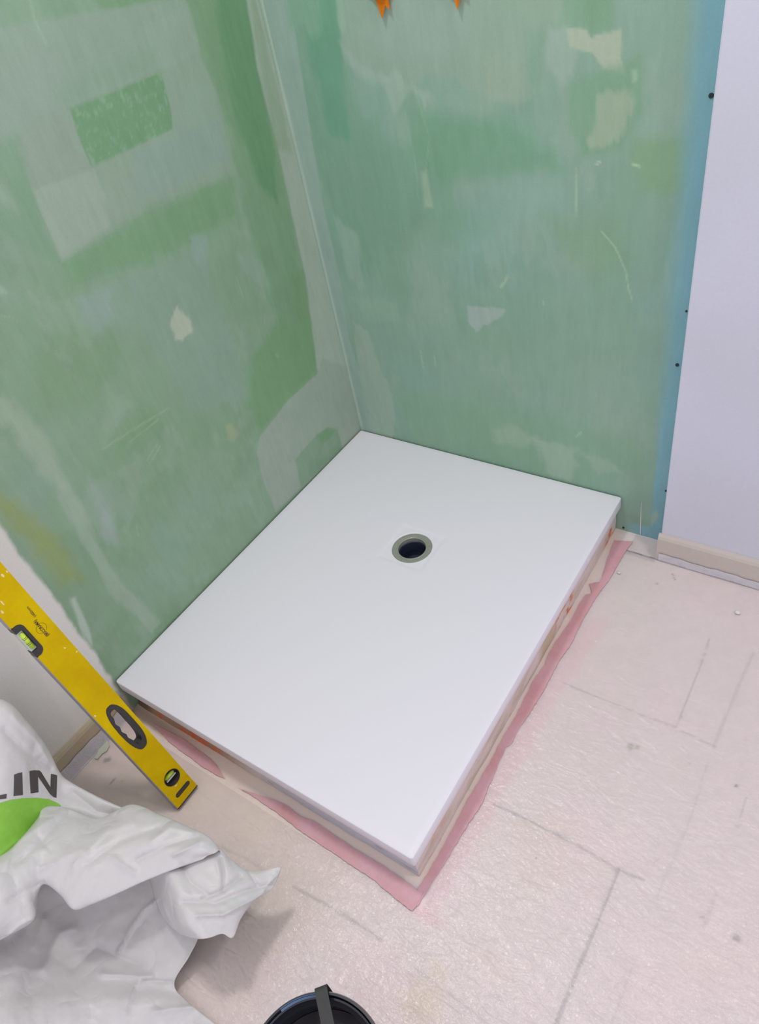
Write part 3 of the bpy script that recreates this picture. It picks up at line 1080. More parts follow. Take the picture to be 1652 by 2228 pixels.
# milled edge and back edge
bm = box_bm(.0, .4655, -.0002, .0012, -TH, -.0006)
box_bm(.5345, 1.0, -.0002, .0012, -TH, -.0006, bm=bm)
bm_obj('milled_edge', bm, m_alu, level)['label'] = 'grey aluminium edge'
for x0_, x1_ in ((-.0028, .0004), (.9996, 1.0028)):
    bm = box_bm(x0_, x1_, -WL - .0004, .0010, -TH - .0002, .0002, bev=.0008)
    bm_obj('end_cap', bm, m_blkp, level)
for mir in (False, True):
    inner = []
    for k in range(64):
        a = 2 * math.pi * k / 64
        x = .0535 * math.copysign(abs(math.cos(a)) ** .62, math.cos(a))
        y = .0105 * math.copysign(abs(math.sin(a)) ** .62, math.sin(a))
        if y < 0:
            y -= .0016 * math.cos(x * 250)     # finger waves
            y *= 1 - .3 * (abs(x) / .0535) ** 2
        t, w = .2305 + x * .9, .0312 + y
        if mir: t = 1 - t
        inner.append(P2(t, w))
    bm = extrude_loops(handle_outline(mir, -.0002), [inner], -TH + .001, .0008)
    bm_obj('grip_insert', bm, m_blkp, level)
    t = .0645 if not mir else 1 - .0645
    c_ = P2(t, .0312)
    hs = lathe('plumb_vial_housing', [(0, -.013), (.0125, -.013), (.0155, -.004), (.0170, .0009), (.0181, .0009), (.0181, -.014), (0, -.014)], m_blkp, level, seg=40, loc=(c_[0], c_[1], 0))
    lathe_v = bmesh.new()
    bmesh.ops.create_cone(lathe_v, cap_ends=True, segments=20, radius1=.0042, radius2=.0042, depth=.024)
    bmesh.ops.bevel(lathe_v, geom=[e for e in lathe_v.edges if abs(e.verts[0].co.z - e.verts[1].co.z) < 1e-6], offset=.0018, segments=3, affect='EDGES')
    bmesh.ops.rotate(lathe_v, verts=lathe_v.verts, cent=(0, 0, 0), matrix=Matrix.Rotation(math.pi / 2, 3, 'X'))
    bmesh.ops.translate(lathe_v, verts=lathe_v.verts, vec=(.004, 0, -.0075))
    bm_obj('vial', lathe_v, m_vial, hs, smooth=True)['label'] = 'yellow-green plumb vial'
    bm = box_bm(-.0035, -.0012, -.0125, .0125, -.0085, -.0035, bev=.0004)
    bm_obj('vial_clip', bm, nodemat('clip_white', color=(.55, .56, .52), rough=.3), hs)
    sl = extrude_loops([P2(y, x) for x, y in capsule(.0315, .0222 if not mir else 1 - .0222, .0133, .0060)], [], -TH + .002, -.0015)
    bm_obj('end_slot_insert', sl, m_blkp, level)
# centre vial
nh = []
for dx, g in ((0, .0004),):
    nh = [(.4650, -.0005), (.4650, .006)] + [(max(.4650, a), b) for a, b in nt_] + [(.5350, .006), (.5350, -.0005)]
inn = [(.4775, -.0006), (.4775, .0095), (.4805, .0125), (.5195, .0125), (.5225, .0095), (.5225, -.0006)]
bm = extrude_loops([P2(*p) for p in nh[:2] + nt_ + nh[-2:]] if False else [P2(a, b) for a, b in [(.4652, -.0008), (.4652, .006)] + [(a * 1.0, b - .0002) for a, b in nt_] + [(.5348, .006), (.5348, -.0008), (.5225, -.0008), (.5225, .0092), (.5195, .0118), (.4805, .0118), (.4775, .0092), (.4775, -.0008)]], [], -TH + .001, .0009)
ch = bm_obj('centre_vial_housing', bm, m_blkp, level)
bm = box_bm(.4780, .5220, -.0115, .0004, -.0175, -.0030, bev=.0012)
cb = bm_obj('vial_block', bm, m_clear, ch)
bm = bmesh.new()
bmesh.ops.create_cone(bm, cap_ends=True, segments=24, radius1=.0043, radius2=.0043, depth=.036)
bmesh.ops.bevel(bm, geom=[e for e in bm.edges if abs(e.verts[0].co.z - e.verts[1].co.z) < 1e-6], offset=.0018, segments=3, affect='EDGES')
bmesh.ops.rotate(bm, verts=bm.verts, cent=(0, 0, 0), matrix=Matrix.Rotation(math.pi / 2, 3, 'Y'))
bmesh.ops.translate(bm, verts=bm.verts, vec=(.5, -.0064, -.0030))
vi = bm_obj('vial', bm, m_vial, ch, smooth=True)
vi['label'] = 'bright yellow-green bubble vial'
bm = bmesh.new()
for t in (.4925, .4955, .5045, .5075):
    b2 = bmesh.new()
    bmesh.ops.create_cone(b2, cap_ends=True, segments=24, radius1=.00445, radius2=.00445, depth=.0007)
    bmesh.ops.rotate(b2, verts=b2.verts, cent=(0, 0, 0), matrix=Matrix.Rotation(math.pi / 2, 3, 'Y'))
    bmesh.ops.translate(b2, verts=b2.verts, vec=(t, -.0064, -.0030))
    me = bpy.data.meshes.new('t')
    b2.to_mesh(me)
    b2.free()
    bm.from_mesh(me)
    bpy.data.meshes.remove(me)
bm_obj('vial_marks', bm, m_lines, ch)


def text_mesh(name, body_, size, loc, mat, parent, rot=0, bold=0.0, sx=1.0):
    cu = bpy.data.curves.new(name, 'FONT')
    cu.body = body_
    cu.size = size
    cu.align_x = 'CENTER'
    cu.align_y = 'CENTER'
    cu.extrude = .00008
    cu.offset = bold
    to = bpy.data.objects.new(name, cu)
    COL.objects.link(to)
    bpy.context.view_layer.update()
    dg = bpy.context.evaluated_depsgraph_get()
    me = bpy.data.meshes.new_from_object(to.evaluated_get(dg))
    COL.objects.unlink(to)
    bpy.data.objects.remove(to)
    me.materials.clear()
    me.materials.append(mat)
    o = bpy.data.objects.new(name, me)
    link(o, parent)
    o.location = loc
    o.rotation_euler = (0, 0, rot)
    o.scale = (sx, 1, 1)
    return o


# reading direction +x, letters' tops towards the milled edge (+y local)
text_mesh('size_print', '1000mm', .0070, (*P2(.5350, .0418), .0002), m_lines, level)
lg = text_mesh('logo_print', '(BRICORAMA)', .0085, (*P2(.5003, .0362), .0002), m_lines, level, sx=.72, bold=.00012)
# two arcs of the ring behind the lettering
bm = bmesh.new()
for a0, a1 in ((25, 155), (205, 335)):
    pr = None
    for k in range(25):
        a = math.radians(a0 + (a1 - a0) * k / 24)
        v = [bm.verts.new((r_ * math.cos(a), r_ * math.sin(a), z_)) for r_ in (.0090, .0094) for z_ in (0, .0002)]
        if pr:
            for i, j in ((0, 1), (1, 3), (3, 2), (2, 0)):
                bm.faces.new([pr[i], pr[j], v[j], v[i]])
        pr = v
bm_obj('logo_ring', bm, m_lines, level, loc=(*P2(.5003, .0362), .0001))
# plaster splashes
rng = random.Random(5)
m_spl = nodemat('plaster_splash', color=alb((228, 210, 160)), rough=.8)


def loc_lv(u, v):
    r_ = ray(u, v)
    t = ((org - CAM) @ nv) / (r_ @ nv)
    X = CAM + r_ * t - org
    return X @ dv, X @ wv


for (u, v), a, b in (((6, 1252), 5, 3), ((15, 1244), 3, 2), ((5, 1332), 5, 3), ((5, 1312), 8, 2), ((167, 1418), 2, 3), ((141, 1410), 3, 2), ((207, 1558), 4, 2), ((383, 1709), 2, 4)):
    t, w = loc_lv(u, v)
    k = .00085
    bm = bmesh.new()
    top = [bm.verts.new((a * k * math.cos(q) * rng.uniform(.6, 1), b * k * math.sin(q) * rng.uniform(.6, 1), .0003)) for q in np.linspace(0, 6.28, 11)[:-1]]
    bot = [bm.verts.new((x.co.x, x.co.y, -.0002)) for x in top]
    bm.faces.new(top)
    for i in range(10):
        bm.faces.new([bot[i], bot[(i + 1) % 10], top[(i + 1) % 10], top[i]])
    bm_obj('plaster_spot', bm, m_spl, level, loc=(t, -w, 0))

# ------------------------------------------------------------------ white sack
def cat(P, n):     # Catmull-Rom through the rows of P, n samples per span
    P = np.asarray(P, float)
    Q = np.concatenate([[2 * P[0] - P[1]], P, [2 * P[-1] - P[-2]]])
    out = []
    for i in range(len(P) - 1):
        a, b, c, d = Q[i:i + 4]
        for k in range(n):
            t = k / n
            out.append(.5 * ((2 * b) + (-a + c) * t + (2 * a - 5 * b + 4 * c - d) * t * t + (-a + 3 * b - 3 * c + d) * t ** 3))
    out.append(P[-1])
    return np.array(out)


def sheet(rows, ns=10, nr=8):
    G = [[on(u, v, 2, z) for u, v, z in r] for r in rows]
    G = [cat(r, ns) for r in G]
    G = np.array(G)                       # rows x cols x 3
    G = np.stack([cat(G[:, j], nr) for j in range(G.shape[1])], 1)
    return G


RA = [
    [(-200, 2000, .01), (-60, 1920, .01), (10, 1850, .01), (60, 1805, .01), (100, 1792, .01), (130, 1785, .01), (160, 1785, .01), (220, 1795, .01), (272, 1800, .01)],
    [(-200, 1560, .36), (-60, 1540, .345), (10, 1536, .33), (58, 1573, .28), (104, 1630, .22), (131, 1683, .17), (156, 1704, .15), (215, 1735, .14), (272, 1760, .128)],
    [(-200, 1640, .35), (-60, 1625, .34), (5, 1610, .325), (50, 1650, .28), (85, 1690, .225), (120, 1715, .18), (150, 1735, .16), (212, 1762, .145), (272, 1785, .12)],
    [(-200, 1760, .31), (-60, 1745, .30), (0, 1730, .285), (40, 1740, .25), (75, 1755, .21), (110, 1768, .175), (145, 1785, .15), (212, 1805, .125), (280, 1810, .10)],
    [(-200, 1900, .25), (-60, 1890, .23), (0, 1895, .20), (50, 1860, .18), (88, 1820, .155), (120, 1810, .14), (150, 1825, .12), (212, 1845, .10), (280, 1850, .09)],
]
RB = [
    [(-150, 1930, 0.200), (-10, 1860, 0.180), (42, 1835, 0.170), (82, 1795, 0.160), (104, 1770, 0.150), (150, 1775, 0.140), (212, 1797, 0.130), (290, 1775, 0.120), (347, 1790, 0.130), (405, 1815, 0.135), (455, 1840, 0.140), (480, 1862, 0.140)],
    [(-150, 1960, 0.260), (-2, 1873, 0.235), (42, 1828, 0.215), (80, 1784, 0.200), (97, 1757, 0.190), (150, 1761, 0.175), (212, 1782, 0.170), (284, 1752, 0.170), (347, 1773, 0.175), (405, 1797, 0.180), (455, 1821, 0.175), (478, 1850, 0.165)],
    [(-150, 2050, 0.265), (-12, 1930, 0.250), (28, 1880, 0.235), (68, 1850, 0.225), (98, 1830, 0.215), (145, 1835, 0.205), (200, 1845, 0.205), (262, 1830, 0.200), (325, 1830, 0.200), (382, 1838, 0.200), (435, 1848, 0.192), (468, 1856, 0.175)],
    [(-150, 2090, 0.250), (-5, 1990, 0.235), (45, 1940, 0.225), (70, 1915, 0.215), (94, 1890, 0.210), (135, 1905, 0.205), (178, 1920, 0.203), (230, 1905, 0.195), (290, 1880, 0.192), (350, 1872, 0.190), (408, 1868, 0.188), (452, 1862, 0.177)],
    [(-150, 2120, 0.200), (15, 2037, 0.190), (72, 2000, 0.190), (77, 1958, 0.190), (95, 1924, 0.195), (130, 1946, 0.190), (160, 1978, 0.185), (200, 1967, 0.180), (255, 1944, 0.180), (315, 1917, 0.180), (375, 1893, 0.180), (440, 1870, 0.175)],
    [(-150, 2110, 0.170), (20, 2015, 0.150), (72, 1975, 0.150), (85, 1935, 0.150), (102, 1905, 0.150), (135, 1925, 0.150), (165, 1955, 0.150), (205, 1945, 0.150), (258, 1920, 0.150), (318, 1895, 0.155), (378, 1872, 0.160), (440, 1862, 0.160)],
]
RD = [
    [(300, 1895, 0.070), (345, 1880, 0.160), (390, 1868, 0.160), (435, 1850, 0.157), (476, 1846, 0.153), (506, 1873, 0.143), (548, 1896, 0.130), (613, 1886, 0.117)],
    [(325, 1915, 0.070), (362, 1908, 0.169), (402, 1895, 0.171), (444, 1880, 0.169), (482, 1872, 0.163), (512, 1890, 0.149), (555, 1903, 0.133), (612, 1890, 0.115)],
    [(335, 1950, 0.068), (378, 1945, 0.171), (420, 1935, 0.173), (456, 1925, 0.171), (492, 1915, 0.163), (524, 1920, 0.151), (562, 1918, 0.133), (607, 1905, 0.113)],
    [(348, 1985, 0.066), (392, 1985, 0.167), (432, 1975, 0.171), (466, 1968, 0.169), (500, 1955, 0.161), (532, 1948, 0.149), (565, 1938, 0.129), (600, 1920, 0.111)],
    [(368, 2012, 0.070), (404, 2015, 0.161), (442, 2010, 0.165), (474, 2004, 0.163), (504, 1995, 0.155), (530, 1975, 0.143), (562, 1950, 0.125), (592, 1934, 0.109)],
    [(393, 2034, 0.080), (430, 2043, 0.151), (458, 2040, 0.153), (484, 2032, 0.151), (507, 2040, 0.143), (524, 2000, 0.137), (552, 1962, 0.121), (589, 1937, 0.107)],
]
RE = [
    [(-150, 2050, .11), (10, 1960, .09), (110, 1895, .07), (200, 1915, .06), (300, 1880, .06), (380, 1930, .07), (430, 1985, .075)],
    [(-150, 2090, .12), (25, 2035, .09), (100, 1990, .05), (200, 2000, .035), (290, 1975, .035), (365, 1990, .05), (432, 2035, .062)],
    [(-150, 2150, .15), (20, 2100, .12), (90, 2070, .06), (185, 2065, .035), (262, 2060, .03), (345, 2075, .035), (412, 2080, .045)],
    [(-150, 2230, .18), (5, 2165, .15), (80, 2140, .095), (175, 2125, .055), (265, 2130, .038), (330, 2140, .03), (379, 2140, .026)],
    [(-150, 2320, .19), (-10, 2240, .165), (80, 2205, .12), (175, 2190, .075), (285, 2185, .05), (365, 2180, .032), (411, 2182, .02)],
    [(-150, 2420, .15), (0, 2330, .12), (90, 2300, .09), (190, 2280, .06), (310, 2265, .036), (405, 2250, .02), (474, 2232, .010)],
    [(-150, 2520, .01), (0, 2420, .008), (90, 2390, .006), (190, 2370, .005), (320, 2340, .004), (430, 2300, .004), (500, 2260, .004)],
]
CREASES = [  # pixel polyline, width px, height m
    ([(440, 1957), (487, 1937), (522, 1908)], 7, -.007), ([(481, 1868), (486, 1900), (485, 1935)], 5, -.006), ([(470, 1872), (478, 1900)], 6, .004),
    ([(395, 1880), (415, 1920), (450, 1945)], 10, -.005), ([(430, 1992), (485, 1990), (525, 1970), (570, 1950)], 8, .006), ([(400, 1962), (470, 1965), (530, 1940), (590, 1925)], 9, -.006),
    ([(0, 1862), (60, 1815), (140, 1765)], 9, .004), ([(35, 1880), (70, 1850), (150, 1770)], 8, -.005), ([(160, 1880), (230, 1810), (290, 1790)], 9, .005), ([(190, 1880), (260, 1830), (345, 1800)], 9, -.005),
    ([(330, 1830), (370, 1800), (420, 1812)], 8, .004), ([(300, 1870), (360, 1840), (430, 1820)], 9, -.005), ([(90, 1890), (150, 1860), (180, 1850)], 10, .005), ([(20, 2035), (45, 2012), (72, 1998)], 6, .006),
    ([(20, 1960), (60, 1935), (95, 1920)], 9, -.004), ([(258, 2072), (282, 2025), (312, 1980), (345, 1955)], 4, .007), ([(310, 2134), (340, 2134), (378, 2137)], 5, -.004), ([(225, 2120), (330, 2125)], 9, .006),
    ([(75, 2060), (95, 2000)], 12, .006), ([(95, 2110), (130, 2030), (160, 2020)], 14, .007), ([(160, 2110), (210, 2060), (300, 2100)], 14, -.007), ([(10, 1590), (60, 1640), (110, 1672)], 8, -.006), ([(30, 1560), (80, 1610), (105, 1655)], 8, .004),
    ([(160, 1725), (210, 1765), (250, 1775)], 14, -.006), ([(105, 1760), (160, 1775), (215, 1790)], 10, -.003), ([(270, 2200), (290, 2150), (310, 2130)], 12, .006), ([(340, 2200), (420, 2190)], 10, .005), ([(380, 2140), (400, 2100), (425, 2055)], 6, .003),
    ([(55, 1790), (110, 1850)], 10, -.003), ([(250, 1870), (290, 1900)], 8, .005), ([(380, 1860), (440, 1830)], 7, .005), ([(540, 1895), (560, 1925)], 6, -.004), ([(575, 1935), (605, 1900)], 5, .004),
]


def wrinkle(G, amp, seed):
    shp = G.shape
    P = G.reshape(-1, 3).copy()
    uv = pix(P)
    ins = (uv[:, 0] > -140)
    s = amp * fbm(uv[:, 0] / 42, uv[:, 1] / 42, seed, 4)
    s += 1.3 * amp * np.abs(fbm(uv[:, 0] / 30 + 4, uv[:, 1] / 34, seed + 9, 3))
    s += amp * .9 * (1 - np.abs(fbm(uv[:, 0] / 60 + 9, uv[:, 1] / 60, seed + 5, 3)) * 2.2)
    for pl, w_, h_ in CREASES:
        d = line_d(uv[:, 0], uv[:, 1], pl)
        s += 1.35 * h_ * np.exp(-np.abs(d / (w_ * .8)) ** 1.3)
    dirs = CAM[None, :] - P
    dirs /= np.linalg.norm(dirs, axis=1)[:, None]
    P += dirs * s[:, None]
    P[:, 2] = np.maximum(P[:, 2], .0042)
    P[:, 0] = np.maximum(P[:, 0], .016)
    return P.reshape(shp)


GA = wrinkle(sheet(RA, 22, 22), .0009, 1)
GB = wrinkle(sheet(RB, 20, 16), .0010, 2)
GD = wrinkle(sheet(RD, 18, 14), .0009, 3)
GE = wrinkle(sheet(RE, 22, 22), .0011, 4)


def grids_mesh(grids):
    vs = []
    fs = []
    for G in grids:
        n, m = G.shape[:2]
        b0 = len(vs)
        vs.extend(G.reshape(-1, 3).tolist())
        for i in range(n - 1):
            for j in range(m - 1):
                q = b0 + i * m + j
                fs.append([q, q + m, q + m + 1, q + 1])
    return vs, fs


sm = bpy.data.materials.new('white_woven_sack')
sm.use_nodes = True
nt = sm.node_tree
N = nt.nodes
L = nt.links
b = N['Principled BSDF']
b.inputs['Base Color'].default_value = (.88, .865, .86, 1)
b.inputs['Roughness'].default_value = .36
b.inputs['Specular IOR Level'].default_value = .6
tl = N.new('ShaderNodeBsdfTranslucent')
tl.inputs[0].default_value = (.76, .75, .75, 1)
mx = N.new('ShaderNodeMixShader')
mx.inputs[0].default_value = .28
L.new(b.outputs[0], mx.inputs[1])
L.new(tl.outputs[0], mx.inputs[2])
L.new(mx.outputs[0], N['Material Output'].inputs[0])
tc = N.new('ShaderNodeTexCoord')
nz = N.new('ShaderNodeTexNoise')
nz.inputs['Scale'].default_value = 14
nz.inputs['Detail'].default_value = 2.5
nz.inputs['Roughness'].default_value = .42
nz.inputs['Distortion'].default_value = .25
L.new(tc.outputs['Object'], nz.inputs['Vector'])
wv_ = N.new('ShaderNodeTexWave')
wv_.inputs['Scale'].default_value = 170
wv_.inputs['Distortion'].default_value = 1
L.new(tc.outputs['Object'], wv_.inputs['Vector'])
am = N.new('ShaderNodeMath')
am.operation = 'MULTIPLY_ADD'
am.inputs[1].default_value = .006
L.new(wv_.outputs['Fac'], am.inputs[0])
sb = N.new('ShaderNodeMath')
sb.operation = 'SUBTRACT'
sb.inputs[1].default_value = .5
ab = N.new('ShaderNodeMath')
ab.operation = 'ABSOLUTE'
L.new(nz.outputs['Fac'], sb.inputs[0])
L.new(sb.outputs[0], ab.inputs[0])
L.new(ab.outputs[0], am.inputs[2])
bp = N.new('ShaderNodeBump')
bp.inputs['Strength'].default_value = .6
bp.inputs['Distance'].default_value = .022
L.new(am.outputs[0], bp.inputs['Height'])
L.new(bp.outputs[0], b.inputs['Normal'])

vs, fs = grids_mesh([GA, GB, GD, GE])
sack = mesh_obj('sack', vs, fs, sm)
tag(sack, 'crumpled open white building-material sack with black letters and green emblem, bottom left', 'sack')
md = sack.modifiers.new('thickness', 'SOLIDIFY')
md.thickness = .0006
md.offset = -1

# printing, draped on the outer panel
vA, fA = grids_mesh([GA])
bvh = BVHTree.FromPolygons([Vector(v) for v in vA], fA)


def drape(name, poly, mat, parent, off=.0007, label=None):
    pts = []
    for (ax, ay), (bx, by) in zip(poly, poly[1:] + poly[:1]):
        n = max(1, int(math.hypot(bx - ax, by - ay) / 4))
        pts += [(ax + (bx - ax) * k / n, ay + (by - ay) * k / n) for k in range(n)]
    ne = len(pts)
    xs = [p[0] for p in pts]
    ys = [p[1] for p in pts]
    gx, gy = np.meshgrid(np.arange(min(xs), max(xs), 4.0), np.arange(min(ys), max(ys), 4.0))
    ins = poly_sd(gx.ravel(), gy.ravel(), poly) > 2
    pts += list(zip(gx.ravel()[ins], gy.ravel()[ins]))
    ov, _, of = delaunay_2d_cdt([Vector((float(x), float(y))) for x, y in pts], [(k, (k + 1) % ne) for k in range(ne)], [], 1, 1e-4)[:3]
    bm = bmesh.new()
    vv = [bm.verts.new((v.x, v.y, 0)) for v in ov]
    for f in of:
        bm.faces.new([vv[k] for k in f])
    dead = []
    for v in bm.verts:
        d = Vector(ray(v.co.x, v.co.y)).normalized()
        hit = bvh.ray_cast(Vector(CAM), d)
        if hit[0] is None:
            dead.append(v)
        else:
            v.co = hit[0] - d * off
    bmesh.ops.delete(bm, geom=dead, context='VERTS')
    o = bm_obj(name, bm, mat, parent, smooth=True)
    if label: o['label'] = label
    return o


m_let = nodemat('sack_print_dark', color=(.085, .075, .072), rough=.35, grain=.12, gscale=90, bump=.3, bscale=60, bdist=.002)
m_grn = nodemat('sack_print_green', color=alb((134, 192, 66), .9), rough=.4, grain=.05, gscale=120, bump=.3, bscale=60, bdist=.002)
c3 = lambda *p: [(x / 4.72, 1500 + y / 4.72) for x, y in p]
let = empty('printed_lettering', (0, 0, 0))
let.parent = sack
drape('letter', c3((-150, 890), (-60, 868), (-62, 1095), (70, 1073), (66, 1120), (-150, 1150)), m_let, let)
drape('letter', c3((145, 876), (186, 860), (229, 850), (233, 970), (236, 1084), (190, 1090), (140, 1096), (143, 980)), m_let, let)
drape('letter', c3((303, 838), (350, 830), (405, 832), (425, 850), (518, 1003), (523, 868), (555, 872), (588, 883), (585, 990), (580, 1114), (550, 1105), (515, 1075), (390, 893), (397, 1056), (355, 1062), (315, 1069), (308, 950)), m_let, let)
drape('printed_emblem', c3((-250, 1260), (0, 1166), (100, 1137), (230, 1118), (380, 1113), (500, 1128), (585, 1162), (628, 1190), (600, 1230), (520, 1290), (440, 1330), (380, 1400), (280, 1500), (180, 1600), (40, 1750), (-250, 1800)), m_grn, sack, label='green rounded emblem')

# ------------------------------------------------------------------ black round tub
zr = .26
cc = on(683, 2349, 2, zr)
e1 = on(683, 2156, 2, zr)
m_tub = nodemat('black_glossy_plastic', color=(.012, .014, .022), rough=.22, coat=.4, grain=.1)
m_tubin = nodemat('tub_inside_grey', color=(.055, .05, .055), rough=.35, grain=.25, gscale=40)
m_strap = nodemat('dark_strap', color=(.040, .042, .042), rough=.6, grain=.1)
tb = .150
for _ in range(30):     # radius that puts the far rim at the seen height in the frame
    a = np.linspace(0, 2 * math.pi, 181)
    pp = pix(np.stack([cc[0] + tb * np.cos(a), cc[1] + tb * np.sin(a), a * 0 + zr], 1))
    tb *= 1 + .004 * (pp[:, 1].min() - 2155)
    tb = min(max(tb, .08), .2)
tub = empty('tub', (cc[0], cc[1], 0.004))
tag(tub, 'round glossy black plastic tub with a dark strap over its rim', 'tub')
zz = zr - .004
lathe('tub_wall', [(0, 0), (tb * .78, 0), (tb * .80, .004), (tb * .935, zz - .04), (tb * .94, zz - .02), (tb * .985, zz - .018), (tb, zz - .012), (tb, zz - .003), (tb * .985, zz),
                   (tb * .955, zz), (tb * .94, zz - .006), (tb * .925, zz - .03), (tb * .79, .008), (0, .008)], m_tub, tub, seg=96)
lathe('inner_rim', [(tb * .93, zz - .006), (tb * .935, zz - .0035), (tb * .91, zz - .004), (tb * .87, zz - .012), (tb * .865, zz - .016), (tb * .90, zz - .02), (tb * .93, zz - .02)], m_tub, tub, seg=96)
lathe('contents', [(0, zz - .05), (tb * .3, zz - .048), (tb * .6, zz - .05), (tb * .905, zz - .055), (tb * .88, zz - .065), (0, zz - .065)], m_tubin, tub, seg=64)
# strap across the rim at its far side
p0 = on(704, 2146, 2, zr + .012)
pd = on(722, 2240, 2, zr + .012)[:2] - p0[:2]
pd /= np.linalg.norm(pd)
sd_ = np.array([-pd[1], pd[0]])
q0 = on(702, 2160, 2, zr)[:2]
hc = float((cc[:2] - q0) @ sd_)                    # how far the strap passes beside the centre
half = math.sqrt(tb * tb - hc * hc)
base = cc[:2] - sd_ * hc - pd * half
off_s = 0.0
path = [(-.004, -.05), (-.005, -.01), (-.004, .003), (.002, .008), (.02, .007), (.06, .003), (.12, .001), (.2, .0), (half * 1.6, .001), (half * 2 - .01, .006), (half * 2 + .003, .003), (half * 2 + .004, -.05)]
path = cat(path, 6)
bm = bmesh.new()
prev = None
for s_, dz_ in path:
    ring = []
    for sg, tz in ((-1, 0), (1, 0), (1, .0016), (-1, .0016)):
        p = base + pd * s_ + sd_ * (off_s + sg * .0085)
        ring.append(bm.verts.new((p[0] - cc[0], p[1] - cc[1], zz + dz_ + tz)))
    if prev:
        for i in range(4):
            bm.faces.new([prev[i], prev[(i + 1) % 4], ring[(i + 1) % 4], ring[i]])
    else:
        bm.faces.new(ring)
    prev = ring
bm.faces.new(prev)
bm_obj('strap', bm, m_strap, tub)
# bluish highlight on the far rim, built as a coloured strip, left of the strap
pa = on(606, 2188, 2, zr)
pb = on(689, 2166, 2, zr)
aa = math.atan2(pa[1] - cc[1], pa[0] - cc[0])
ab_ = math.atan2(pb[1] - cc[1], pb[0] - cc[0])
bm = bmesh.new()
prev = None
for k in range(25):
    a = aa + (ab_ - aa) * k / 24
    ring = [bm.verts.new((r_ * math.cos(a), r_ * math.sin(a), z_)) for r_, z_ in ((tb * .925, zz - .0045), (tb * .965, zz + .0008), (tb * .968, zz - .002), (tb * .928, zz - .008))]
    if prev:
        for i in range(4):
            bm.faces.new([prev[i], prev[(i + 1) % 4], ring[(i + 1) % 4], ring[i]])
    else:
        bm.faces.new(ring)
    prev = ring
bm.faces.new(prev)
bm_obj('rim_highlight', bm, nodemat('blue_rim_highlight', color=(.10, .20, .36), rough=.25, coat=.5), tub)['label'] = 'pale blue highlight on the rim, built as a strip'

# ------------------------------------------------------------------ screws in the board, outlets, crumbs
m_scr = nodemat('screw_dark', color=(.02, .03, .035), rough=.5)


def screw(u, v, label, r=.0035):
    p = on(u, v, 1, -.0004)
    prof = [(0, .0006), (r * .35, .0006), (r * .4, .0012), (r * .95, .0012), (r, .0004), (r * .6, -.004), (0, -.005)]
    o = lathe('drywall_screw', prof, m_scr, seg=20)
    o.rotation_euler = (math.pi / 2, 0, 0)
    o.location = (p[0], -.0002, p[2])
    tag(o, label, 'screw', 'screws at the edge of the green board')


screw(1548, 208, 'topmost dark screw at the blue board edge beside the white wall', .0042)
screw(1494, 677, 'tiny dark screw second from the top at the blue board edge', .0022)
screw(1474, 794, 'dark screw at mid height of the blue board edge', .0038)
screw(1450, 1068, 'dark screw low on the blue board edge above the skirting end', .003)
screw(1357, 1148, 'dark screw near the floor just right of the shower tray', .003)

m_or = nodemat('orange_membrane', color=alb((226, 140, 14), .8), rough=.6, grain=.05, var=alb((214, 126, 22), .8), vscale=30)
m_pipe = nodemat('outlet_metal', color=(.45, .44, .40), rough=.3, metal=.8)


def outlet(x, z, tips, label):
    r = empty('wall_outlet', (x, 0, z))
    tag(r, label, 'wall outlet', 'orange-collared water outlets on the green back wall')
    bm = bmesh.new()
    top = []
    n = len(tips)
    for a, rad in tips:
        a = math.radians(a)
        lift = .004 + .10 * rad
        top.append(bm.verts.new((rad * math.cos(a), -lift, rad * math.sin(a))))
    inn = []
    for a, rad in tips:
        a = math.radians(a)
        inn.append(bm.verts.new((.013 * math.cos(a), -.004, .013 * math.sin(a))))
    for i in range(n):
        j = (i + 1) % n
        bm.faces.new([inn[i], inn[j], top[j], top[i]])
    r_ = bmesh.ops.solidify(bm, geom=bm.faces[:], thickness=.0012)
    bm_obj('collar', bm, m_or, r)['label'] = 'torn orange collar'
    b2 = lathe('pipe_socket', [(.009, -.004), (.009, .022), (.0125, .022), (.0135, .020), (.0135, -.002), (.009, -.004)], m_pipe, r, seg=32)
    b2.rotation_euler = (math.pi / 2, 0, 0)
    return r


pA = on(833, 42, 1, -.010)
pB = on(997, 21, 1, -.008)
outlet(pA[0] + .001, pA[2] + .060, [(-92, .060), (-80, .040), (-70, .050), (-58, .030), (-20, .036), (0, .05), (25, .03), (60, .055), (90, .032), (125, .05), (150, .03), (185, .05), (215, .032), (250, .034)],
       'orange-collared water outlet on the back wall, the left one at the top edge')
outlet(pB[0] - .002, pB[2] + .060, [(-88, .061), (-74, .038), (-64, .048), (-50, .028), (-15, .045), (10, .03), (40, .05), (80, .032), (100, .05), (140, .03), (170, .05), (210, .03), (245, .036), (262, .040)],
       'orange-collared water outlet on the back wall, the right one at the top edge')

m_chip = nodemat('plaster_white', color=(.72, .72, .68), rough=.8, grain=.05)


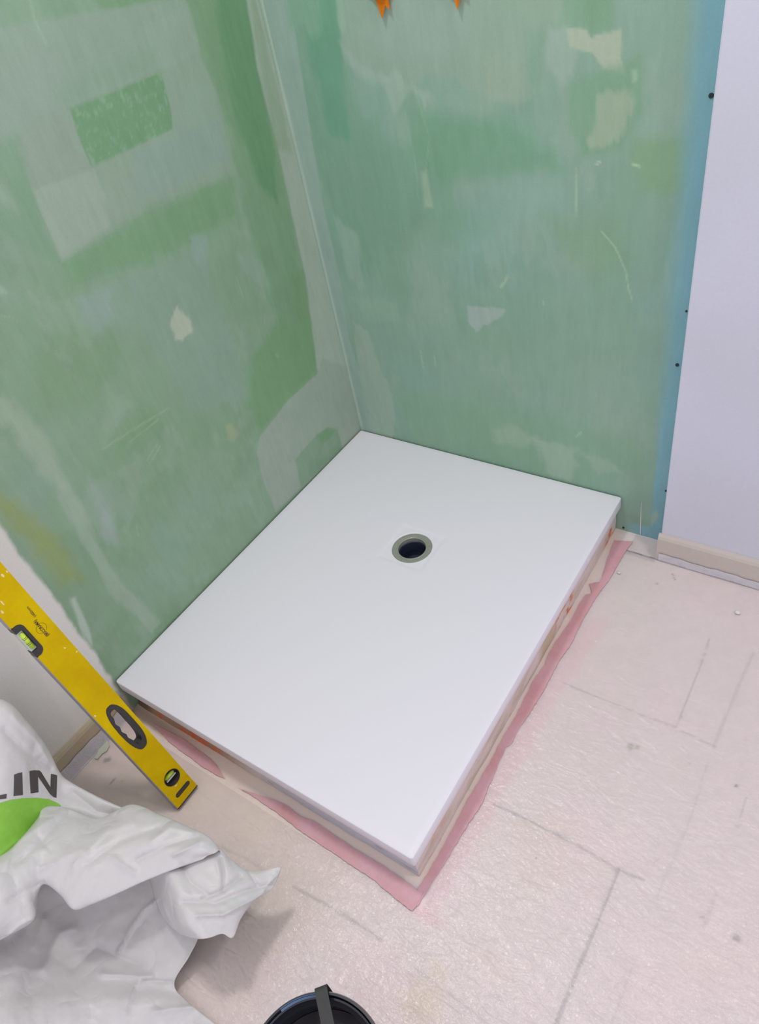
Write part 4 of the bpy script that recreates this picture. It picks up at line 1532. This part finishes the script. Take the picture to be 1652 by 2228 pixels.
def chip(u, v, r, label, mat, name='plaster_chip', seed=0, flat=.5):
    p = on(u, v, 2, .004)
    bm = bmesh.new()
    bmesh.ops.create_icosphere(bm, subdivisions=2, radius=r)
    rg = random.Random(seed)
    for q in bm.verts:
        q.co *= rg.uniform(.82, 1.08)
        q.co.z = max(q.co.z * flat, -r * flat * .5)
    o = bm_obj(name, bm, mat, smooth=True, loc=(p[0], p[1], .0045 + r * flat * .4))
    return tag(o, label, 'plaster crumb')


chip(1605, 1333, .0062, 'white plaster crumb on the sheet in front of the right skirting', m_chip, seed=1)
chip(1347, 1246, .0048, 'small pale lump on the floor beside the pink tape near the blue board foot', nodemat('clear_drop', color=(.68, .67, .66), rough=.2, coat=.6), seed=2)
chip(1322, 1165, .0032, 'tiny pale crumb beside the tray at the foot of the back wall', m_chip, seed=3)
# thin white plaster strip standing up the foot of the board
p0 = on(1394, 1164, 1, -.0006)
p1_ = on(1396, 1093, 1, -.0006)
bm = bmesh.new()
w0 = .0011
vv = []
for p, w_ in ((p0, w0), (p0 * .5 + p1_ * .5, w0 * .9), (p1_, w0 * .4)):
    vv.append([bm.verts.new((p[0] + s * w_, -.0002 - d, max(p[2], .001))) for s, d in ((-1, 0), (1, 0), (1, .0014), (-1, .0014))])
for a, b_ in zip(vv[:-1], vv[1:]):
    for i in range(4):
        bm.faces.new([a[i], a[(i + 1) % 4], b_[(i + 1) % 4], b_[i]])
bm.faces.new(vv[0])
bm.faces.new(vv[-1])
tag(bm_obj('plaster_drip', bm, m_chip), 'thin upright white plaster streak at the foot of the green board', 'plaster streak')
# greenish mortar splash under the sheet near the left skirting
pl = [(218, 1583), (228, 1588), (222, 1598), (232, 1606), (238, 1622), (232, 1634), (222, 1640), (212, 1652), (206, 1650), (214, 1636), (208, 1622), (212, 1606), (206, 1596)]
P = [on(u, v, 2, .004)[:2] for u, v in pl]
bm = bmesh.new()
tp = [bm.verts.new((x, y, .0052)) for x, y in P]
bt = [bm.verts.new((x * 1.0, y, .0026)) for x, y in P]
bm.faces.new(tp)
for i in range(len(P)):
    bm.faces.new([bt[i], bt[(i + 1) % len(P)], tp[(i + 1) % len(P)], tp[i]])
tag(bm_obj('mortar_splash', bm, nodemat('mortar_green_grey', color=alb((188, 194, 176)), rough=.6, bump=.3, bscale=80)), 'grey-green mortar splash on the floor beside the left skirting and spirit level', 'mortar splash')
